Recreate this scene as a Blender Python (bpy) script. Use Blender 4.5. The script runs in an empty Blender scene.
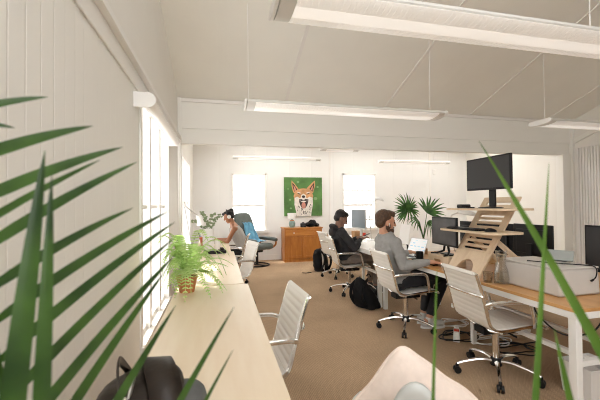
import bpy, bmesh, math, random
from mathutils import Vector, Matrix, Euler, noise
random.seed(7)
PI = math.pi
V = Vector
scn = bpy.context.scene
COL = scn.collection

# ------------------------------------------------------------------ camera
CAM_H, FPX = 1.40, 341.0
YAW, PITCH, ROLL = math.radians(13.36), math.atan(5.2/341), 0.0098
_f = V((math.sin(YAW)*math.cos(PITCH), math.cos(YAW)*math.cos(PITCH), math.sin(PITCH)))
_r0 = V((math.cos(YAW), -math.sin(YAW), 0)); _u0 = _r0.cross(_f)
_r = math.cos(ROLL)*_r0 - math.sin(ROLL)*_u0
_u = math.cos(ROLL)*_u0 + math.sin(ROLL)*_r0
EYE = V((0, 0, CAM_H))
cam = bpy.data.objects.new('camera', bpy.data.cameras.new('camera'))
COL.objects.link(cam)
M = Matrix((_r, _u, -_f)).transposed().to_4x4(); M.translation = EYE
cam.matrix_world = M
cam.data.sensor_width = 36; cam.data.lens = FPX/600*36
cam.data.clip_start = 0.02; cam.data.clip_end = 200
cam.data.dof.use_dof = True; cam.data.dof.focus_distance = 4.2; cam.data.dof.aperture_fstop = 3.7
scn.camera = cam
def at(x, y, d): return EYE + (_f + (x-300)/FPX*_r - (y-200)/FPX*_u)*d

# ------------------------------------------------------------------ materials
def mat(name, col, rough=.5, metal=0, var=0, scale=8, bump=0, bscale=40, spec=.5, trans=0, emit=0, stretch=None, sheen=0, sss=0):
    m = bpy.data.materials.new(name); m.use_nodes = True
    nt = m.node_tree; n = nt.nodes; L = nt.links
    b = n['Principled BSDF']
    b.inputs['Base Color'].default_value = (*col, 1); b.inputs['Roughness'].default_value = rough
    b.inputs['Metallic'].default_value = metal; b.inputs['Specular IOR Level'].default_value = spec
    b.inputs['Transmission Weight'].default_value = trans
    if sheen: b.inputs['Sheen Weight'].default_value = sheen
    if sss: b.inputs['Subsurface Weight'].default_value = sss; b.inputs['Subsurface Scale'].default_value = .02
    if emit:
        b.inputs['Emission Color'].default_value = (*col, 1); b.inputs['Emission Strength'].default_value = emit
    if var or bump:
        tc = n.new('ShaderNodeTexCoord'); mp = n.new('ShaderNodeMapping')
        L.new(tc.outputs['Object'], mp.inputs['Vector'])
        if stretch: mp.inputs['Scale'].default_value = stretch
    if var:
        t = n.new('ShaderNodeTexNoise'); t.inputs['Scale'].default_value = scale; t.inputs['Detail'].default_value = 5
        L.new(mp.outputs['Vector'], t.inputs['Vector'])
        r = n.new('ShaderNodeValToRGB')
        r.color_ramp.elements[0].position = .3; r.color_ramp.elements[1].position = .7
        r.color_ramp.elements[0].color = (*[max(0, c*(1-var)) for c in col], 1)
        r.color_ramp.elements[1].color = (*[min(1, c*(1+var)) for c in col], 1)
        L.new(t.outputs['Fac'], r.inputs['Fac']); L.new(r.outputs['Color'], b.inputs['Base Color'])
    if bump:
        t2 = n.new('ShaderNodeTexNoise'); t2.inputs['Scale'].default_value = bscale; t2.inputs['Detail'].default_value = 4
        L.new(mp.outputs['Vector'], t2.inputs['Vector'])
        bp = n.new('ShaderNodeBump'); bp.inputs['Strength'].default_value = bump; bp.inputs['Distance'].default_value = .01
        L.new(t2.outputs['Fac'], bp.inputs['Height']); L.new(bp.outputs['Normal'], b.inputs['Normal'])
    return m

def wood(name, c1, c2, axis='Y', scale=3, rough=.45, contrast=1.0):
    m = bpy.data.materials.new(name); m.use_nodes = True
    nt = m.node_tree; n = nt.nodes; L = nt.links; b = n['Principled BSDF']
    b.inputs['Roughness'].default_value = rough
    tc = n.new('ShaderNodeTexCoord'); mp = n.new('ShaderNodeMapping')
    s = {'X': (.25, 2, 2), 'Y': (2, .25, 2), 'Z': (2, 2, .25)}[axis]
    mp.inputs['Scale'].default_value = s
    L.new(tc.outputs['Object'], mp.inputs['Vector'])
    t = n.new('ShaderNodeTexNoise'); t.inputs['Scale'].default_value = scale; t.inputs['Detail'].default_value = 6
    t.inputs['Distortion'].default_value = 1.2
    L.new(mp.outputs['Vector'], t.inputs['Vector'])
    t2 = n.new('ShaderNodeTexNoise'); t2.inputs['Scale'].default_value = scale*9; t2.inputs['Detail'].default_value = 3
    L.new(mp.outputs['Vector'], t2.inputs['Vector'])
    mx = n.new('ShaderNodeMath'); mx.operation = 'MULTIPLY_ADD'; mx.inputs[1].default_value = .35; 
    L.new(t2.outputs['Fac'], mx.inputs[0]); L.new(t.outputs['Fac'], mx.inputs[2])
    r = n.new('ShaderNodeValToRGB')
    r.color_ramp.elements[0].position = .5; r.color_ramp.elements[1].position = .85
    r.color_ramp.elements[0].color = (*c1, 1); r.color_ramp.elements[1].color = (*c2, 1)
    L.new(mx.outputs[0], r.inputs['Fac']); L.new(r.outputs['Color'], b.inputs['Base Color'])
    return m

def boards(name, col, axis, pitch, depth=.35, rough=.6):
    """painted boarding: thin grooves every `pitch` metres along `axis` (bump only)"""
    m = mat(name, col, rough, var=.015, scale=2)
    nt = m.node_tree; n = nt.nodes; L = nt.links; b = n['Principled BSDF']
    tc = n.new('ShaderNodeTexCoord'); sp = n.new('ShaderNodeSeparateXYZ'); L.new(tc.outputs['Object'], sp.inputs[0])
    d = n.new('ShaderNodeMath'); d.operation = 'DIVIDE'; d.inputs[1].default_value = pitch; L.new(sp.outputs[axis], d.inputs[0])
    fr = n.new('ShaderNodeMath'); fr.operation = 'PINGPONG'; fr.inputs[1].default_value = .5; L.new(d.outputs[0], fr.inputs[0])
    rp = n.new('ShaderNodeMapRange'); rp.inputs['From Min'].default_value = 0; rp.inputs['From Max'].default_value = .06
    L.new(fr.outputs[0], rp.inputs['Value'])
    bp = n.new('ShaderNodeBump'); bp.inputs['Strength'].default_value = depth; bp.inputs['Distance'].default_value = .008
    L.new(rp.outputs['Result'], bp.inputs['Height']); L.new(bp.outputs['Normal'], b.inputs['Normal'])
    return m

def glass_mat(name, tint=(1, 1, 1), gloss=.08):
    m = bpy.data.materials.new(name); m.use_nodes = True
    n = m.node_tree.nodes; L = m.node_tree.links; n.clear()
    o = n.new('ShaderNodeOutputMaterial'); t = n.new('ShaderNodeBsdfTransparent'); g = n.new('ShaderNodeBsdfGlossy')
    t.inputs['Color'].default_value = (*tint, 1); g.inputs['Roughness'].default_value = .03
    lw = n.new('ShaderNodeLayerWeight'); lw.inputs['Blend'].default_value = gloss*2
    mx = n.new('ShaderNodeMixShader'); L.new(lw.outputs['Facing'], mx.inputs[0]); L.new(t.outputs[0], mx.inputs[1]); L.new(g.outputs[0], mx.inputs[2])
    L.new(mx.outputs[0], o.inputs[0]); return m

def leaf_mat(name, c1, c2, rough=.4, transl=.35):
    m = bpy.data.materials.new(name); m.use_nodes = True
    n = m.node_tree.nodes; L = m.node_tree.links; b = n['Principled BSDF']; o = n['Material Output']
    b.inputs['Roughness'].default_value = rough
    tc = n.new('ShaderNodeTexCoord'); t = n.new('ShaderNodeTexNoise'); t.inputs['Scale'].default_value = 9; t.inputs['Detail'].default_value = 4
    L.new(tc.outputs['Object'], t.inputs['Vector'])
    r = n.new('ShaderNodeValToRGB'); r.color_ramp.elements[0].position = .35; r.color_ramp.elements[1].position = .65
    r.color_ramp.elements[0].color = (*c1, 1); r.color_ramp.elements[1].color = (*c2, 1)
    L.new(t.outputs['Fac'], r.inputs['Fac']); L.new(r.outputs['Color'], b.inputs['Base Color'])
    tr = n.new('ShaderNodeBsdfTranslucent'); L.new(r.outputs['Color'], tr.inputs['Color'])
    mx = n.new('ShaderNodeMixShader'); mx.inputs[0].default_value = transl
    L.new(b.outputs[0], mx.inputs[1]); L.new(tr.outputs[0], mx.inputs[2]); L.new(mx.outputs[0], o.inputs[0])
    return m

WALL = (.82, .80, .755)
m_wall_l = boards('painted_boards_left', WALL, 'Y', .10)
m_wall_b = boards('painted_boards_back', (.82, .815, .80), 'X', .60, .25)
m_wall_r = boards('painted_boards_right', WALL, 'Y', .12)
m_paint = mat('cream_paint', (.86, .85, .81), .55)
m_white = mat('white_paint', (.84, .82, .79), .45)
m_ceil = boards('ceiling_panels', (.87, .86, .81), 'X', 1.815, .15)
m_metalw = mat('white_powder_coat', (.82, .81, .79), .4)
m_chrome = mat('polished_aluminium', (.82, .81, .79), .16, 1, bump=.01, bscale=20)
m_chromed = mat('satin_aluminium', (.72, .71, .69), .3, 1)
m_blackp = mat('black_plastic', (.010, .010, .011), .45, spec=.25)
m_blackg = mat('black_gloss_screen', (.02, .021, .023), .18, var=.1, scale=3)
m_darkscr = mat('dark_matt_screen', (.035, .034, .035), .4, spec=.3)
m_leather = mat('white_leather', (.78, .75, .70), .42, bump=.08, bscale=120)
m_birch = wood('birch_plywood', (.79, .64, .47), (.86, .74, .58), 'Y', 1.6, .35)
m_honey = wood('honey_wood', (.50, .25, .085), (.62, .34, .13), 'Y', 3, .3)
m_ply = wood('pale_plywood', (.66, .50, .34), (.76, .61, .44), 'Z', 4, .5)
m_cab = wood('orange_pine', (.34, .115, .018), (.48, .19, .036), 'Z', 4, .4)
m_cabtop = wood('orange_pine_top', (.42, .15, .028), (.55, .24, .055), 'X', 4, .35)
m_terra = mat('terracotta', (.52, .20, .075), .7, var=.15, scale=14)
m_fern = leaf_mat('fern_green', (.34, .55, .12), (.60, .78, .32), .5, .4)
m_palm = leaf_mat('palm_green', (.025, .09, .018), (.075, .20, .04), .35, .3)
m_palmf = leaf_mat('glossy_palm_green', (.017, .050, .008), (.055, .125, .02), .28, .4)
m_palmb = leaf_mat('fresh_blade_green', (.085, .19, .022), (.15, .29, .045), .4, .4)
m_stem = mat('green_stem', (.12, .20, .05), .5, var=.3, scale=12)
m_twig = mat('brown_trunk', (.16, .11, .06), .7, var=.3, scale=20)
m_soil = mat('potting_soil', (.03, .02, .014), .95, bump=.6, bscale=60)
m_glass = glass_mat('clear_glass', (1, 1, 1), .05)
m_jar = glass_mat('table_glass', (.90, .87, .82), .2)
m_water = glass_mat('water', (.95, .97, .97), .1)
m_skinl = mat('light_skin', (.52, .27, .17), .5, var=.08, scale=12, sss=.1)
m_skind = mat('dark_skin', (.22, .112, .072), .45, var=.1, scale=12)
m_skinm = mat('brown_skin', (.38, .17, .085), .45, var=.1, scale=12)
m_hairb = mat('brown_hair', (.075, .036, .016), .55, var=.4, scale=60, bump=.5, bscale=160)
m_beard = mat('brown_beard', (.07, .030, .013), .6, var=.4, scale=60, bump=.5, bscale=160)
m_hairk = mat('black_hair', (.012, .009, .008), .6, var=.3, scale=60, bump=.5, bscale=160)
m_eye = mat('dark_eye', (.02, .012, .01), .15)
m_lip = mat('lip', (.38, .14, .11), .45)
m_grey = mat('grey_sweatshirt', (.285, .28, .27), .9, var=.06, scale=30, bump=.15, bscale=90)
m_hoodie = mat('charcoal_hoodie', (.022, .021, .023), .85, var=.12, scale=20, bump=.15, bscale=90)
m_tank = mat('grey_tank_top', (.42, .40, .37), .9, var=.06, scale=20)
m_trous = mat('black_trousers', (.014, .014, .017), .85, var=.15, scale=20)
m_trousb = mat('brown_grey_trousers', (.17, .135, .11), .9, var=.15, scale=20)
m_shoe = mat('grey_white_shoe', (.52, .50, .48), .7, var=.1, scale=20)
m_sole = mat('white_sole', (.75, .74, .72), .6)
m_fabk = mat('black_nylon', (.007, .007, .008), .7, spec=.2, var=.2, scale=20, bump=.25, bscale=40)
m_leathk = mat('black_brown_leather', (.020, .013, .009), .45, spec=.35, var=.3, scale=8, bump=.3, bscale=22)
m_felt = mat('grey_felt', (.10, .10, .098), .9, var=.1, scale=30)
m_recl = mat('dark_green_leather', (.08, .095, .085), .45, var=.15, scale=8, bump=.15, bscale=20)
m_blue = mat('blue_cloth', (.12, .31, .45), .85, var=.15, scale=12, bump=.3, bscale=25)
m_pink = mat('pale_pink_linen', (.84, .71, .63), .9, var=.04, scale=30, bump=.25, bscale=60)
m_shell = mat('pale_grey_shell', (.58, .59, .57), .35)
m_teal = mat('teal_glaze', (.22, .33, .31), .3, var=.2, scale=20)
m_shade = mat('white_lamp_shade', (.85, .83, .80), .7)
m_red = mat('red_cup', (.62, .05, .02), .4)
m_brownb = mat('brown_card', (.36, .20, .09), .8)
m_tube = mat('lit_tube', (1, .97, .92), .4, emit=.3)
m_diff = mat('lamp_diffuser', (1, .98, .94), .35, emit=.12)
m_lampw = mat('lamp_housing_white', (.72, .71, .68), .35)
m_teald = mat('dark_teal_fabric', (.012, .03, .034), .8)
m_screenw = mat('lit_screen', (.70, .78, .84), .3, emit=.55)
m_screenb = mat('lit_grey_screen', (.22, .25, .27), .25, emit=.10)
m_acryl = mat('frosted_plastic', (.74, .70, .66), .35, var=.05, scale=5, trans=.25)
m_wdoor = mat('pale_card', (.75, .70, .62), .7)
m_amber = mat('amber_liquid', (.35, .16, .05), .3)

# carpet: woven loop rows
m_carpet = mat('brown_carpet', (.47, .33, .213), .95, var=.14, scale=1.2, spec=.1)
def _carpet():
    nt = m_carpet.node_tree; n = nt.nodes; L = nt.links; b = n['Principled BSDF']
    tc = n.new('ShaderNodeTexCoord')
    w1 = n.new('ShaderNodeTexWave'); w1.bands_direction = 'X'; w1.inputs['Scale'].default_value = 24; w1.inputs['Distortion'].default_value = 2.0; w1.inputs['Detail Scale'].default_value = 8
    w2 = n.new('ShaderNodeTexWave'); w2.bands_direction = 'Y'; w2.inputs['Scale'].default_value = 24; w2.inputs['Distortion'].default_value = 2.0; w2.inputs['Detail Scale'].default_value = 8
    ns = n.new('ShaderNodeTexNoise'); ns.inputs['Scale'].default_value = 90
    for t in (w1, w2, ns): L.new(tc.outputs['Object'], t.inputs['Vector'])
    a = n.new('ShaderNodeMath'); a.operation = 'MULTIPLY'; L.new(w1.outputs['Fac'], a.inputs[0]); L.new(w2.outputs['Fac'], a.inputs[1])
    a2 = n.new('ShaderNodeMath'); a2.operation = 'ADD'; L.new(a.outputs[0], a2.inputs[0]); L.new(ns.outputs['Fac'], a2.inputs[1])
    rr = [x for x in n if x.type == 'VALTORGB'][0]
    mr = n.new('ShaderNodeMapRange'); mr.inputs['From Min'].default_value = .3; mr.inputs['From Max'].default_value = 1.4
    mr.inputs['To Min'].default_value = .62; mr.inputs['To Max'].default_value = 1.3
    L.new(a2.outputs[0], mr.inputs['Value'])
    mx = n.new('ShaderNodeVectorMath'); mx.operation = 'SCALE'
    L.new(rr.outputs['Color'], mx.inputs[0]); L.new(mr.outputs['Result'], mx.inputs['Scale']); L.new(mx.outputs[0], b.inputs['Base Color'])
    bp = n.new('ShaderNodeBump'); bp.inputs['Strength'].default_value = .5; bp.inputs['Distance'].default_value = .006
    L.new(a2.outputs[0], bp.inputs['Height']); L.new(bp.outputs['Normal'], b.inputs['Normal'])
_carpet()

# ------------------------------------------------------------------ mesh builder
class MB:
    def __init__(s): s.v = []; s.f = []; s.mi = []; s.cur = 0
    def add(s, vs, fs):
        o = len(s.v); s.v += [tuple(v) for v in vs]; s.f += [tuple(i+o for i in f) for f in fs]; s.mi += [s.cur]*len(fs); return s
    def box(s, c, d, rot=None):
        c = V(c); R = Euler(rot).to_matrix() if rot else Matrix.Identity(3)
        vs = [c + R @ V((x*d[0]/2, y*d[1]/2, z*d[2]/2)) for x in (-1, 1) for y in (-1, 1) for z in (-1, 1)]
        return s.add(vs, [(0, 1, 3, 2), (4, 6, 7, 5), (0, 4, 5, 1), (2, 3, 7, 6), (0, 2, 6, 4), (1, 5, 7, 3)])
    def span(s, a, b):
        a = V(a); b = V(b); return s.box((a+b)/2, [abs(x) for x in (b-a)])
    def ring_loft(s, rings, cap=True, close=False):
        n = len(rings[0]); vs = [p for r in rings for p in r]; fs = []
        m = len(rings)
        for i in range(m if close else m-1):
            a = i*n; b = ((i+1) % m)*n
            for k in range(n): fs.append((a+k, a+(k+1) % n, b+(k+1) % n, b+k))
        if cap and not close: fs.append(tuple(reversed(range(n)))); fs.append(tuple((m-1)*n+k for k in range(n)))
        return s.add(vs, fs)
    def tube(s, pts, r, n=8, flat=None, up=None, close=False):
        pts = [V(p) for p in pts]; rr = r if isinstance(r, (list, tuple)) else [r]*len(pts)
        rings = []; prev = None
        for i, p in enumerate(pts):
            if close: t = pts[(i+1) % len(pts)]-pts[i-1]
            else: t = pts[min(i+1, len(pts)-1)]-pts[max(i-1, 0)]
            if t.length < 1e-9: t = V((0, 0, 1))
            t.normalize()
            if prev is None:
                a = V(up) if up else (V((0, 0, 1)) if abs(t.z) < .9 else V((1, 0, 0)))
                x = t.cross(a).normalized()
            else:
                x = prev - t*prev.dot(t)
                x = x.normalized() if x.length > 1e-6 else t.orthogonal().normalized()
            prev = x; y = t.cross(x)
            fx, fy = (flat if flat else (1, 1))
            rings.append([p + (x*math.cos(2*PI*k/n)*fx + y*math.sin(2*PI*k/n)*fy)*rr[i] for k in range(n)])
        return s.ring_loft(rings, True, close)
    def cyl(s, a, b, r, r2=None, n=16): return s.tube([a, b], [r, r if r2 is None else r2], n)
    def lathe(s, prof, c=(0, 0, 0), n=24, cap=True, sx=1, sy=1):
        c = V(c)
        return s.ring_loft([[c + V((math.cos(2*PI*k/n)*r*sx, math.sin(2*PI*k/n)*r*sy, z)) for k in range(n)] for r, z in prof], cap)
    def ell(s, c, r, rot=None, n=14, m=9):
        c = V(c); r = (r, r, r) if not isinstance(r, (tuple, list)) else r
        R = (rot if isinstance(rot, Matrix) else Euler(rot).to_matrix()) if rot is not None else Matrix.Identity(3)
        rings = []
        for j in range(m+1):
            th = PI*(.02 + .96*j/m) - PI/2
            rings.append([c + R @ V((math.cos(th)*math.cos(2*PI*k/n)*r[0], math.cos(th)*math.sin(2*PI*k/n)*r[1], math.sin(th)*r[2])) for k in range(n)])
        return s.ring_loft(rings)
    def cap(s, a, b, r1, r2=None, n=12):
        """tapered capsule"""
        a = V(a); b = V(b); r2 = r1 if r2 is None else r2; d = (b-a).normalized()
        P = []; R = []
        for k in range(4): t = PI/2*(1-k/4.0); P.append(a - d*r1*math.sin(t)*.98); R.append(max(r1*math.cos(t), r1*.06))
        P.append(a); R.append(r1); P.append(b); R.append(r2)
        for k in range(1, 5): t = PI/2*k/4.0; P.append(b + d*r2*math.sin(t)*.98); R.append(max(r2*math.cos(t), r2*.06))
        return s.tube(P, R, n)
    def prism(s, poly, h, mtx):
        n = len(poly); vs = [mtx @ V((x, y, 0)) for x, y in poly] + [mtx @ V((x, y, h)) for x, y in poly]
        fs = [tuple(reversed(range(n))), tuple(range(n, 2*n))] + [(k, (k+1) % n, n+(k+1) % n, n+k) for k in range(n)]
        return s.add(vs, fs)
    def strip(s, pts, widths, side, fold=0.0):
        """leaf blade: centre line + half-widths + side vector(s)"""
        vs = []; fs = []
        for i, p in enumerate(pts):
            p = V(p); t = (V(pts[min(i+1, len(pts)-1)])-V(pts[max(i-1, 0)])).normalized()
            sd = side[i] if isinstance(side, list) else side
            sd = (V(sd) - t*V(sd).dot(t)).normalized(); nn = t.cross(sd)
            w = widths[i]
            vs += [p - sd*w + nn*w*fold, p, p + sd*w + nn*w*fold]
            if i: a = (i-1)*3; fs += [(a, a+1, a+4, a+3), (a+1, a+2, a+5, a+4)]
        return s.add(vs, fs)
    def build(s, name, m, parent=None, bevel=0, smooth=True, sub=0, angle=40, solid=0, kind=None):
        me = bpy.data.meshes.new(name); me.from_pydata(s.v, [], s.f)
        ms = m if isinstance(m, (list, tuple)) else [m]
        for x in ms: me.materials.append(x)
        me.polygons.foreach_set('material_index', s.mi)
        me.update()
        bm = bmesh.new(); bm.from_mesh(me); bmesh.ops.recalc_face_normals(bm, faces=bm.faces); bm.to_mesh(me); bm.free()
        if smooth:
            me.polygons.foreach_set('use_smooth', [True]*len(me.polygons)); me.set_sharp_from_angle(angle=math.radians(angle))
        o = bpy.data.objects.new(name, me); COL.objects.link(o)
        if parent: o.parent = parent
        if solid:
            q = o.modifiers.new('solid', 'SOLIDIFY'); q.thickness = solid; q.offset = 0
        if bevel:
            q = o.modifiers.new('bevel', 'BEVEL'); q.width = bevel; q.segments = 2; q.limit_method = 'ANGLE'; q.angle_limit = math.radians(40)
        if sub:
            q = o.modifiers.new('sub', 'SUBSURF'); q.levels = sub; q.render_levels = sub
        if kind: o['kind'] = kind
        return o

def blob(mb, name, m, parent, voxel=.008, smooth=4, disp=0, dscale=.12, mats=None):
    """union of overlapping closed pieces into one continuous surface"""
    o = mb.build('tmp', m, None)
    r = o.modifiers.new('r', 'REMESH'); r.mode = 'VOXEL'; r.voxel_size = voxel; r.use_smooth_shade = True
    if smooth:
        q = o.modifiers.new('s', 'SMOOTH'); q.factor = .5; q.iterations = smooth
    if disp:
        t = bpy.data.textures.new('folds', 'CLOUDS'); t.noise_scale = dscale; t.noise_depth = 2
        q = o.modifiers.new('d', 'DISPLACE'); q.texture = t; q.strength = disp; q.mid_level = .5
    dg = bpy.context.evaluated_depsgraph_get()
    me = bpy.data.meshes.new_from_object(o.evaluated_get(dg), depsgraph=dg); me.name = name
    if not me.materials: me.materials.append(m)
    me.polygons.foreach_set('use_smooth', [True]*len(me.polygons))
    old = o.data; bpy.data.objects.remove(o); bpy.data.meshes.remove(old)
    n = bpy.data.objects.new(name, me); COL.objects.link(n)
    if parent: n.parent = parent
    return n

def tag(o, label=None, cat=None, group=None, kind=None):
    if label: o['label'] = label
    if cat: o['category'] = cat
    if group: o['group'] = group
    if kind: o['kind'] = kind
    return o
def thing(name, label, cat, loc=(0, 0, 0), rz=0, group=None):
    o = bpy.data.objects.new(name, None); COL.objects.link(o); o.empty_display_size = .1
    o.location = loc; o.rotation_euler = (0, 0, rz)
    return tag(o, label, cat, group)
def dup(o, loc=None, rz=None, label=None, group=None, parent=None):
    c = o.copy(); COL.objects.link(c)
    if parent: c.parent = parent
    if loc is not None: c.location = loc
    if rz is not None: c.rotation_euler = (0, 0, rz)
    if label: c['label'] = label
    if group: c['group'] = group
    for ch in list(o.children): dup(ch, parent=c)
    return c
def struct(mb, name, m, parent=None, **k): return mb.build(name, m, parent, kind='structure', **k)
def bez(a, b, c, n=8):
    a, b, c = V(a), V(b), V(c); return [a*(1-t)**2 + b*2*t*(1-t) + c*t*t for t in [i/n for i in range(n+1)]]
def smoothpts(pts, k=4):
    """Catmull-Rom through points"""
    P = [V(p) for p in pts]; out = []
    for i in range(len(P)-1):
        p0, p1, p2, p3 = P[max(i-1, 0)], P[i], P[i+1], P[min(i+2, len(P)-1)]
        for j in range(k):
            t = j/k
            out.append(.5*((2*p1) + (p2-p0)*t + (2*p0-5*p1+4*p2-p3)*t*t + (3*p1-p0-3*p2+p3)*t**3))
    out.append(P[-1]); return out

# ------------------------------------------------------------------ setting
XL, XR, YB, YF, YM = -.62, 7.2, 8.78, -1.5, 5.62     # walls, back, front, beam plane
SL = .348
def cz(y): return 3.10 + SL*(YM - y) if y < YM else 3.10
b = MB(); b.span((XL-.2, YF, -.12), (XR+.3, YB+.2, 0)); struct(b, 'floor', m_carpet)

def slopebox(b, x0, x1, y0, y1, z0, z1):
    """box whose top follows the ceiling when z1 is None"""
    t0, t1 = (cz(y0), cz(y1)) if z1 is None else (z1, z1)
    vs = [(x0, y0, z0), (x1, y0, z0), (x1, y1, z0), (x0, y1, z0), (x0, y0, t0), (x1, y0, t0), (x1, y1, t1), (x0, y1, t1)]
    b.add(vs, [(0, 3, 2, 1), (4, 5, 6, 7), (0, 1, 5, 4), (1, 2, 6, 5), (2, 3, 7, 6), (3, 0, 4, 7)])
W1 = (2.95, 4.55, .22, 2.30); W2 = (6.05, 7.75, .35, 2.32)
b = MB(); xa, xb = XL-.15, XL
for y0, y1 in ((YF, W1[0]), (W1[1], YM), (YM, W2[0]), (W2[1], YB)): slopebox(b, xa, xb, y0, y1, 0, None)
for w in (W1, W2):
    slopebox(b, xa, xb, w[0], w[1], 0, w[2]); slopebox(b, xa, xb, w[0], w[1], w[3], None)
struct(b, 'wall_left', m_wall_l)
b = MB(); slopebox(b, XR, XR+.15, YF, YM, 0, None); slopebox(b, XR, XR+.15, YM, YB, 0, None); struct(b, 'wall_right', m_wall_r)
b = MB(); b.span((2.0, YF-.15, 0), (XR+.15, YF, 5.5)); b.span((XL-.15, YF-.15, 0), (2.0, YF, 1.0)); struct(b, 'shade_wall_front', m_paint)  # unseen wall, added and shaped to cut daylight from behind the camera
B1 = (.30, 1.20, .72, 2.235); B2 = (3.27, 4.27, .72, 2.26)
b = MB(); y0, y1 = YB, YB+.15
for x0, x1 in ((XL-.15, B1[0]), (B1[1], B2[0]), (B2[1], XR+.15)): b.span((x0, y0, 0), (x1, y1, 3.1))
for w in (B1, B2): b.span((w[0], y0, 0), (w[1], y1, w[2])); b.span((w[0], y0, w[3]), (w[1], y1, 3.1))
struct(b, 'wall_back', m_wall_b)
# sloped main ceiling and the flat one over the rear room
b = MB()
vs = [(XL-.15, YF, cz(YF)), (XR+.15, YF, cz(YF)), (XR+.15, YM, 3.10), (XL-.15, YM, 3.10)]
b.add(vs + [(x, y, z+.1) for x, y, z in vs], [(0, 1, 2, 3), (7, 6, 5, 4), (0, 4, 5, 1), (1, 5, 6, 2), (2, 6, 7, 3), (3, 7, 4, 0)])
ADDED_SKY = [(.5, 2.1), (3.0, 4.6), (5.3, 6.7)]; SY0, SY1 = 6.6, 8.1  # unseen roof openings, added to brighten the rear room
b.span((XL-.15, YM, 3.10), (XR+.15, SY0, 3.2)); b.span((XL-.15, SY1, 3.10), (XR+.15, YB+.15, 3.2))
xs = [XL-.15] + [q for a in ADDED_SKY for q in a] + [XR+.15]
for k in range(0, len(xs), 2): b.span((xs[k], SY0, 3.10), (xs[k+1], SY1, 3.2))
struct(b, 'ceiling', m_ceil)
m_rooffill = bpy.data.materials.new('added_rooflight_diffuser'); m_rooffill.use_nodes = True  # translucent sheet that softens daylight through the added roof openings
_n = m_rooffill.node_tree.nodes; _n.clear(); _o = _n.new('ShaderNodeOutputMaterial'); _t = _n.new('ShaderNodeBsdfTranslucent'); _t.inputs['Color'].default_value = (.9, .9, .9, 1)
m_rooffill.node_tree.links.new(_t.outputs[0], _o.inputs[0])
for k, (a, c) in enumerate(ADDED_SKY):
    g = MB(); g.span((a, SY0, 3.15), (c, SY1, 3.156)); struct(g, 'window_%d' % (k+5), m_rooffill)  # diffusing panes of the added rooflights, hidden by the beam
for i, x in enumerate((1.09, 2.90, 4.71, 6.55)):
    b = MB(); sx = .022
    vs = [(x-sx, YF, cz(YF)-.014), (x+sx, YF, cz(YF)-.014), (x+sx, YM, cz(YM)-.014), (x-sx, YM, cz(YM)-.014)]
    b.add(vs + [(p[0], p[1], p[2]+.016) for p in vs], [(0, 1, 2, 3), (7, 6, 5, 4), (0, 4, 5, 1), (1, 5, 6, 2), (2, 6, 7, 3), (3, 7, 4, 0)])
    struct(b, 'trim_%d' % (i+1), m_white)
# beam between the rooms, in two boards with a cap strip
b = MB(); b.span((XL, YM, 2.63), (XR, YM+.16, 3.10)); struct(b, 'trim_5', m_paint, bevel=.004)
b = MB(); b.span((XL, YM+.02, 2.395), (XR, YM+.14, 2.632)); struct(b, 'trim_6', m_paint, bevel=.004)
b = MB(); b.span((XL, YM-.03, 3.045), (XR, YM, 3.098)); struct(b, 'trim_7', m_white, bevel=.004)
# posts at the ends of the beam
b = MB(); b.span((XL, YM-.05, 0), (XL+.05, YM+.14, 3.10)); struct(b, 'trim_8', m_paint, bevel=.004)
b = MB(); b.span((XR-.26, YM-.02, 0), (XR-.05, YM+.14, 2.40)); b.span((XR-.05, YM-.06, 0), (XR, YM+.14, 3.05)); struct(b, 'trim_9', m_paint, bevel=.004)
# rail over the left windows: apron board and ledge
b = MB(); b.span((XL, YF, 2.31), (XL+.014, YM-.05, 2.44)); b.span((XL, YF, 2.44), (XL+.055, YM-.05, 2.485)); struct(b, 'trim_10', m_white, bevel=.004)
# sloping board on the right wall
b = MB()
vs = [(XR-.03, 2.0, cz(2.0)-.5), (XR, 2.0, cz(2.0)-.5), (XR, YM-.06, cz(YM-.06)-.5), (XR-.03, YM-.06, cz(YM-.06)-.5)]
b.add(vs + [(p[0], p[1], p[2]+.10) for p in vs], [(0, 1, 2, 3), (7, 6, 5, 4), (0, 4, 5, 1), (1, 5, 6, 2), (2, 6, 7, 3), (3, 7, 4, 0)])
struct(b, 'trim_11', m_paint)
b = MB()
for k in range(52):
    y = YM-.12 - k*.055
    b.span((XR-.03, y-.030, .08), (XR-.002, y, 2.52))
tag(struct(b, 'trim_12', m_white, bevel=.004))
b = MB(); b.span((XL, YB-.02, 0), (XR, YB, .13)); struct(b, 'baseboard_back', m_white)
b = MB(); b.span((XL, YF, 0), (XL+.02, YM-.05, .12)); b.span((XL, YM+.14, 0), (XL+.02, YB-.02, .12)); struct(b, 'baseboard_left', m_white)
b = MB(); b.span((XR-.02, YM+.14, 0), (XR, YB-.02, .12)); struct(b, 'baseboard_right', m_white)
b = MB(); b.span((5.95, YB-.015, .13), (6.0, YB, 3.1)); struct(b, 'trim_13', m_white)
b = MB(); b.span((2.90, YB-.012, .13), (2.94, YB, 3.1)); struct(b, 'trim_14', m_white)

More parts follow.
